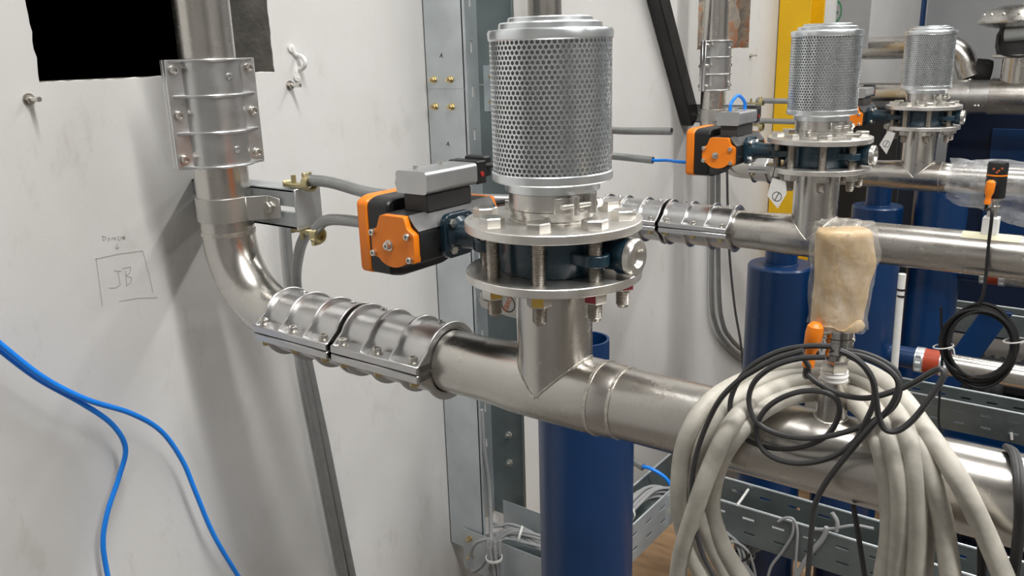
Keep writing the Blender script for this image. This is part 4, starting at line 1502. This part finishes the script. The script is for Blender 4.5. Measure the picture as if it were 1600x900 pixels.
for k, pts, ctr in ((1, [(1207, 278), (1228, 284), (1229, 303), (1215, 326), (1199, 306), (1203, 290)], (1214, 307)), (2, [(1387, 205), (1399, 208), (1392, 226), (1385, 241), (1374, 226)], (1385, 225))):
    dy = LINE[k] - .085
    t, n, P, c = valve_tag(k, pts, dy, 'pointed white tag hanging from the %s valve flange' % ORD[k], None)
    cc = at(ctr[0], ctr[1], 'y', dy) + n * .0004
    U = (at(ctr[0] + 8, ctr[1], 'y', dy) - at(ctr[0], ctr[1], 'y', dy)).normalized(); V = n.cross(U).normalized()
    vs = []; fs = []
    for i in range(N_):
        a = 2 * PI * i / N_
        for r in (.0085, .0098):
            vs.append(cc + (U * math.cos(a) + V * math.sin(a)) * r)
    for i in range(N_):
        j = (i + 1) % N_
        fs.append((2 * i, 2 * i + 1, 2 * j + 1, 2 * j))
    d1 = (U * .5 + V * .86); d2 = (U * .86 - V * .5) * .0008
    m = M().add(vs, fs)
    m.add([cc - d1 * .0085 - d2, cc + d1 * .0085 - d2, cc + d1 * .0085 + d2, cc - d1 * .0085 + d2], [(0, 1, 2, 3)])
    build(m, 'logo_ring', 'ink_dark', t)
    top = P[0]
    build(M().tube([top + n * .001, top + Vector((.004, 0, .022))], .0009, 6), 'tag_string', 'black_cable', t)

# ================================================================== BLACK BRACE, YELLOW COLUMN, BACKGROUND
a0, a1 = at(1029, 0, 'x', -.735), at(1078, 185, 'x', -.735)
d = (a1 - a0).normalized()
s_ = Vector((1, 0, 0)).cross(d).normalized()
ctr_a, ctr_b = a0 - d * .6, a1 + d * .01
o = build(M().obox((ctr_a + ctr_b) / 2, d * ((ctr_b - ctr_a).length / 2), s_ * .030, Vector((.022, 0, 0))), 'steel_brace', 'black_paint', None, bev=.004, loc=ctr_b)
tag(o, 'black painted diagonal steel brace leaning on the wall beside the far riser', 'brace')

# yellow H-column
t = thing('steel_column', (-.66, 2.95, FLOOR), 'yellow painted steel H column beyond the middle filter', 'column')
cx0, cx1 = -.755, -.52
build(M().box((cx0, 2.80, FLOOR), (cx1 - .11, 2.814, CEIL_Z)), 'flange', 'yellow_paint', t)
build(M().box((cx0, 2.93, FLOOR), (-.616, 2.944, CEIL_Z)), 'flange', 'yellow_paint', t)
build(M().box((cx0 + .06, 2.814, FLOOR), (cx0 + .07, 2.93, CEIL_Z)), 'web', 'yellow_paint', t)

# panel with a round green sign beyond the column
P0 = at(1292, 20, 'y', 3.6)
t = thing('notice_board', (P0.x, 3.6, .1), 'pale board with a round green emblem beyond the yellow column', 'sign')
x0 = P0.x
build(M().box((x0, 3.60, .14), (x0 + .20, 3.612, .75)), 'board', 'far_wall_mat', t)
build(M().box((x0 - .012, 3.594, .14), (x0 + .004, 3.616, .75)), 'frame_edge', 'white_plastic', t)
c = at(1305, 18, 'y', 3.598)
m = M(); vs = []; fs = []
for i in range(N_):
    a = 2 * PI * i / N_
    for r in (.034, .042):
        vs.append(c + Vector((r * .75 * math.cos(a), 0, r * 1.25 * math.sin(a))))
for i in range(N_):
    j = (i + 1) % N_
    fs.append((2 * i, 2 * i + 1, 2 * j + 1, 2 * j))
build(m.add(vs, fs), 'emblem_ring', 'green_ink', t)
m = M()
for (dx, dz, r) in ((-.004, .012, .008), (.006, -.004, .010), (-.003, -.016, .007)):
    m.prism([(r * math.cos(q * PI / 5), .6 * r * math.sin(q * PI / 5)) for q in range(10)], c + Vector((dx, -.001, dz)), (1, 0, 0), (0, 0, 1), (0, .0008, 0))
build(m, 'emblem_leaves', 'green_ink', t)

# far wall pilaster and blue drop pipe
P0 = at(1440, 20, 'y', FY - .17)
o = build(M().tube([(P0.x, P0.y, .05), (P0.x, P0.y, 1.0), (P0.x, P0.y, CEIL_Z)], .026, 20), 'drop_pipe', 'tank_blue', None, loc=(P0.x, P0.y, .05))
tag(o, 'dark blue upright pipe on the far grey wall', 'pipe')
P0 = at(1360, 100, 'y', FY)
o = struct(M().box((P0.x - .5, FY - .10, FLOOR), (P0.x + .05, FY - .001, CEIL_Z)), 'trim_1', 'far_wall_mat')

# big overhead pipe with elbow, behind the filters
Yb = 3.85
A = at(1340, 76, 'y', Yb); B = at(1480, 76, 'y', Yb)
z = A.z
pts = [(-.75, Yb, z), (A.x, Yb, z), (B.x - .02, Yb, z)]
for i in range(1, 11):
    a = PI / 2 * i / 10 * .9
    pts.append((B.x - .02 + .11 * math.sin(a), Yb + .0, z - .11 * (1 - math.cos(a))))
e = Vector(pts[-1])
pts.append((e.x + .02, Yb, e.z - .05))
t = thing('overhead_pipe', (-.3, Yb, z), 'dark steel pipe with elbow behind the two far filters', 'pipe')
build(M().tube(pts, .054, 32), 'elbow_pipe', 'steel', t)
c = at(1526, 110, 'y', Yb + .02)
build(M().lathe([(.050, -.05), (.055, .0), (.055, .04), (.050, .06)], c, (1, .3, -.1), 28), 'rubber_sleeve', 'rubber', t)

# large vent line at the back right
Yv = 3.75
C0 = at(1575, 152, 'y', Yv)
zv = C0.z
t = thing('vent_pipe', (C0.x, Yv, zv), 'large steel pipe with coupling sleeve and branch at the right edge', 'pipe')
xa = at(1340, 145, 'y', Yv).x; xb = at(1480, 150, 'y', Yv).x; xc = at(1548, 150, 'y', Yv).x
build(M().tube([(-.75, Yv, zv), (xa, Yv, zv), (xb, Yv, zv)], .066, 36), 'run_pipe', 'steel', t)
sv = build(M().cyl((xb, Yv, zv), (xc, Yv, zv), .078, n=40), 'coupling_sleeve', 'cast_alu', t)
for q in (.0, .5, 1.0):
    xx = xb + (xc - xb) * q
    build(M().ring((xx - .006, Yv, zv), (xx + .006, Yv, zv), .083, .070, 40), 'rib', 'cast_alu', sv)
for q in (.3, .38, .72, .8):
    xx = xb + (xc - xb) * q
    build(M().ball((xx, Yv - .070, zv - .036), .007, 8), 'bolt_head', 'bolt_steel', sv)
build(M().tube([(xc, Yv, zv), (xc + .3, Yv, zv), (xc + 1.2, Yv, zv)], .088, 44), 'large_pipe', 'steel', t)
xs = at(1590, 100, 'y', Yv).x
build(M().cyl((xs, Yv, zv), (xs, Yv, zv + .27), .062, n=36), 'branch', 'steel', t)
t2z = at(1590, 90, 'y', Yv).z
t = thing('relief_dome', (xs, Yv, t2z), 'domed stainless vent head with bolted lid at the upper right corner', 'vent')
build(M().lathe([(.095, 0), (.105, .004), (.105, .014), (.07, .016)], (xs, Yv, t2z), (0, 0, 1), 40), 'base_flange', 'flange_steel', t)
build(M().lathe([(.088, .016), (.098, .05), (.098, .10), (.085, .130)], (xs, Yv, t2z), (0, 0, 1), 40), 'rubber_bellows', 'rubber', t)
zt = .125
dm = build(M().lathe([(.08, zt), (.14, zt + .010), (.182, zt + .026), (.184, zt + .034), (.172, zt + .05), (.145, zt + .080), (.09, zt + .100), (.0001, zt + .107)], (xs, Yv, t2z), (0, 0, 1), 48), 'dome_lid', 'steel_fitting', t)
for i in range(16):
    a = 2 * PI * i / 16
    build(M().ball((xs + .160 * math.cos(a), Yv + .160 * math.sin(a), t2z + zt + .062), .008, 6), 'rivet', 'bolt_steel', dm)
build(M().cyl((xs - .05, Yv - .09, t2z + .10), (xs + .10, Yv - .11, t2z + .11), .030, n=24), 'side_arm', 'grey_paint', t)
pts = [Vector((xs - .08, Yv - .06, t2z + .10)), Vector((xs - .07, Yv - .09, t2z + .03)), Vector((xs - .01, Yv - .11, t2z + .008)), Vector((xs + .06, Yv - .11, t2z + .02)), Vector((xs + .08, Yv - .10, t2z + .10))]
build(M().tube(spline(pts, 6), .005, 8), 'cable_loop', 'black_cable', t)
o = build(M().tube([(xs, Yv + .02, t2z + zt + .1), (xs, Yv + .02, CEIL_Z)], .012, 12), 'vent_rod', 'steel_fitting', t)

# blue blower cabinet and dark machines behind
t = thing('blower_cabinet', (.5, 4.3, FLOOR), 'large dark blue blower cabinet behind the farthest pipe', 'machine')
build(M().box((-.30, 4.10, FLOOR), (1.8, 4.9, -.16)), 'cabinet', 'tank_blue_dark', t, bev=.01)
for xx in (-.1, .35, .8, 1.25):
    build(M().box((xx, 4.085, -.95), (xx + .38, 4.10, -.26)), 'door_panel', 'tank_blue', t, bev=.004)
t = thing('control_cabinet', (-.45, 3.4, FLOOR), 'dark cabinet behind the middle flange', 'machine')
build(M().box((-.62, 3.25, FLOOR), (-.33, 3.6, -.10)), 'cabinet', 'machine_black', t, bev=.006)
build(M().box((-.60, 3.242, FLOOR + .1), (-.35, 3.25, -.14)), 'door_panel', 'black_plastic', t, bev=.003)


def blower(k, x, y, label):
    t = thing('blower_unit', (x, y, FLOOR), label, 'machine', 'dark blower units')
    z0 = FLOOR
    build(M().box((x - .28, y - .16, z0), (x + .28, y + .16, z0 + .10)), 'base_frame', 'tank_blue', t, bev=.006)
    build(M().lathe([(.10, -.24), (.125, -.22), (.125, .12), (.10, .16), (.05, .20), (.05, .28)], (x, y, z0 + .25), (1, 0, 0), 32), 'motor', 'machine_black', t)
    for q in range(10):
        build(M().ring((x - .2 + q * .034, y, z0 + .25), (x - .19 + q * .034, y, z0 + .25), .135, .12, 28), 'cooling_fin', 'black_plastic', t)
    build(M().box((x - .06, y - .16, z0 + .31), (x + .06, y - .06, z0 + .40)), 'terminal_box', 'black_plastic', t, bev=.004)


blower(0, .42, 1.75, 'dark motor blower below the outlet pipe with the lower red joint')
blower(1, .30, 2.65, 'dark motor blower behind the hanging black coil')
# sloping blue guard
o = build(M().prism([(-.24, -.55), (-.15, -.55), (.09, 0), (.14, .11), (.05, .11), (0, 0)], (.115, 2.30, -.80), (1, 0, 0), (0, 0, 1), (0, .02, 0)), 'blue_guard', 'tank_blue', None, bev=.003, loc=(-.08, 2.31, FLOOR))
tag(o, 'sloping blue guard plate seen through the black coil', 'guard')

# ================================================================== FLOOR SHEETS AND LOOSE CABLES
for i, (x0, x1, y0, y1, rz, lb) in enumerate(((-.45, 1.3, 1.15, 2.0, .0, 'brown board lying on the floor under the trays'), (-.74, -.05, .85, 1.6, .12, 'brown board on the floor beside the blue post'))):
    c = Vector(((x0 + x1) / 2, (y0 + y1) / 2, FLOOR + .009 + .014 * i))
    o = build(M().obox(c, Vector((math.cos(rz), math.sin(rz), 0)) * (x1 - x0) / 2, Vector((-math.sin(rz), math.cos(rz), 0)) * (y1 - y0) / 2, Vector((0, 0, .007))), 'floor_board', 'plywood', None, loc=c, bev=.002)
    tag(o, lb, 'board', 'brown boards on the floor')


def bundle(name, label, ctrl, nc, spread, r, mat, tie_at, seed, tie='white_plastic'):
    rn = random.Random(seed)
    ctrl = [Vector(c) for c in ctrl]
    t = thing(name, ctrl[0], label, 'cable bundle')
    for i in range(nc):
        a = rn.uniform(0, 6.28); rr = spread * math.sqrt(rn.random())
        pts = []
        for j, c in enumerate(ctrl):
            k = 1 + (.9 if j in (0, len(ctrl) - 1) else 0) * rn.random()
            pts.append(c + Vector((math.cos(a + j * .3) * rr * k, math.sin(a + j * .5) * rr * k * .8, math.sin(a + j * .4) * rr * k)))
        build(M().tube(spline(pts, 5), r, 7), 'cable', mat, t)
    for q in tie_at:
        P = spline(ctrl, 10); n_ = int(q * (len(P) - 2)); c = P[n_]; d = (P[n_ + 1] - P[n_]).normalized()
        build(M().ring(c - d * .003, c + d * .003, spread + r + .0025, spread + r + .0005, 18), 'cable_tie', tie, t)
    return t


# looped bundle at the foot of the upright tray
H0 = [at(742, 905, 'y', .60), at(762, 868, 'y', .60), at(768, 842, 'y', .62), at(768, 830, 'y', .66), at(782, 832, 'y', .72), at(815, 842, 'y', .76), at(850, 850, 'y', .78), at(905, 862, 'y', .78)]
bundle('cable_bundle', 'grey cables bundled along the tray behind the blue post', [at(770, 838, 'y', .70), at(790, 830, 'y', .72), at(815, 836, 'y', .74), at(845, 848, 'y', .76), at(900, 872, 'y', .78)], 9, .016, .0040, 'grey_cable', (.5,), 2)
bundle('cable_bundle', 'tied loop of grey cables hanging at the foot of the upright tray', [at(773, 842, 'y', .61), at(772, 868, 'y', .60), at(772, 880, 'y', .60), at(770, 925, 'y', .60)], 8, .014, .0040, 'grey_cable', (.45,), 3)
P0 = [at(762, 870, 'y', .60), at(752, 885, 'y', .60), at(738, 892, 'y', .60), at(735, 870, 'y', .60), at(742, 850, 'y', .60), at(758, 843, 'y', .61), at(768, 846, 'y', .62)]
o = build(M().tube(spline(P0, 6), .0045, 8), 'cable', 'grey_cable', None, loc=P0[0]); tag(o, 'single grey cable loop left of the tied bundle', 'cable')
# cable falling along the inside of the upright tray
P0 = [at(752, 640, 'x', -.68), at(756, 700, 'x', -.68), at(764, 760, 'x', -.68), at(767, 820, 'x', -.66), at(767, 850, 'x', -.64)]
o = build(M().tube(spline(P0, 6), .0055, 8), 'cable', 'grey_cable', None, loc=P0[0]); tag(o, 'grey cable running down inside the upright tray', 'cable')
bundle('cable_bundle', 'grey cables lying in the short tray right of the blue post', [Vector((-.38, .60, -.95)), Vector((-.38, .75, -.94)), Vector((-.385, .92, -.925)), Vector((-.375, 1.02, -.935)), Vector((-.30, 1.085, -.972)), Vector((-.1, 1.10, -.985)), Vector((.7, 1.10, -.987))], 9, .020, .0042, 'grey_cable', (.3,), 4)
P0 = [Vector((-.60, 1.10, -.885)), Vector((-.52, 1.08, -.89)), Vector((-.43, 1.05, -.895))]
o = build(M().tube(spline(P0, 4), .010, 12), 'conduit', 'conduit', None, loc=P0[0]); tag(o, 'short grey conduit ending at the tray beside the blue post', 'conduit')
P0 = [Vector((-.44, 1.052, -.895)), Vector((-.405, 1.05, -.893)), Vector((-.37, 1.06, -.912)), Vector((-.35, 1.07, -.945))]
o = build(M().tube(spline(P0, 5), .005, 10), 'air_tube', 'blue_tube', None, loc=P0[0]); tag(o, 'short blue air tube dropping into the tray beside the blue post', 'tube', 'blue air tubes')
# bundle hanging below the long tray
bundle('cable_bundle', 'hank of thin grey cables hanging below the long perforated tray', [at(1112, 834, 'y', 1.035), at(1130, 842, 'y', 1.03), at(1146, 864, 'y', 1.03), at(1154, 890, 'y', 1.03), at(1156, 930, 'y', 1.03)], 26, .032, .0036, 'grey_cable', (.6,), 6, 'black_plastic')
bundle('cable_bundle', 'second hank of grey cables below the long tray, in its shadow', [at(1190, 846, 'y', 1.09), at(1172, 858, 'y', 1.09), at(1164, 880, 'y', 1.09), at(1160, 915, 'y', 1.09)], 9, .014, .0032, 'grey_cable', (.5,), 7)
# loops of grey wire over the tray rail
yt = 1.038
loops = [
    ([(1216, 815), (1228, 809), (1240, 812), (1246, 830), (1244, 870), (1242, 910)], 'thin grey wire hooked over the rail of the long tray', .0034),
    ([(1240, 812), (1238, 835), (1222, 862), (1205, 885), (1198, 910)], 'thin grey wire slanting down from the rail of the long tray', .0034),
    ([(1300, 801), (1308, 815), (1307, 830)], 'short pale wire end looped over the tray rail', .0050),
    ([(1292, 824), (1285, 842), (1262, 870), (1242, 905)], 'thick grey cable slanting across the front of the long tray', .0062),
    ([(1270, 827), (1300, 826), (1335, 821), (1365, 826)], 'grey wire lying along the top of the long tray', .0036),
]
for L_, lb, r in loops:
    P0 = [at(x, y, 'y', yt - .004) for x, y in L_]
    o = build(M().tube(spline(P0, 6), r, 8), 'wire', 'grey_cable', None, loc=P0[0]); tag(o, lb, 'cable')
P0 = [at(1152, 789, 'y', yt), at(1160, 778, 'y', yt + .05), at(1169, 765, 'y', yt + .115)]
o = build(M().tube(spline(P0, 4), .0034, 8), 'tray_tie', 'white_plastic', None, loc=P0[0]); tag(o, 'white tie strapped across the long tray', 'cable tie')
P0 = [at(1114, 818, 'y', yt - .006), at(1117, 822, 'y', yt - .008), at(1116, 836, 'y', yt - .008)]
o = build(M().tube(spline(P0, 4), .0032, 8), 'tray_tie', 'white_plastic', None, loc=P0[0]); tag(o, 'white cable tie fixed to a slot of the long tray', 'cable tie')
P0 = [at(1425, 488, 'y', 3.07), at(1431, 489, 'y', 3.068), at(1430, 498, 'y', 3.068)]
o = build(M().tube(spline(P0, 4), .004, 8), 'tray_tie', 'white_plastic', None, loc=P0[0]); tag(o, 'white cable tie on the farthest tray', 'cable tie')
P0 = [at(1580, 676, 'y', 2.01), at(1581, 687, 'y', 2.008)]
o = build(M().tube(spline(P0, 4), .004, 8), 'tray_tie', 'white_plastic', None, loc=P0[0]); tag(o, 'white cable tie on the tray under the middle pipe', 'cable tie')

# ================================================================== PLASTIC BAG ON THE FARTHEST PIPE
m = M(); vs = []; fs = []
rn = random.Random(21)
nx, na = 30, 48
for i in range(nx + 1):
    tx = i / nx
    x = .085 + tx * .62
    for j in range(na):
        a = 2 * PI * j / na
        r = RP + .006 + .010 * (1 - abs(2 * tx - 1)) + .004 * math.sin(5 * a + 9 * tx) + .004 * math.sin(9 * a - 23 * tx) + rn.uniform(0, .005)
        drop = max(0, -math.sin(a)) ** 2 * (.055 * math.sin(min(1, tx * 2.2) * PI * .75) + .012 * math.sin(19 * tx + 3 * a))
        vs.append((x + rn.uniform(-.004, .004), LINE[2] + r * math.cos(a), HP + r * math.sin(a) - drop))
for i in range(nx):
    for j in range(na):
        j2 = (j + 1) % na
        fs.append((i * na + j, i * na + j2, (i + 1) * na + j2, (i + 1) * na + j))
o = build(m.add(vs, fs), 'plastic_bag', 'poly_bag', None, loc=(.3, LINE[2], HP), ang=6)
tag(o, 'crumpled clear plastic bag wrapped round the farthest pipe', 'plastic bag')
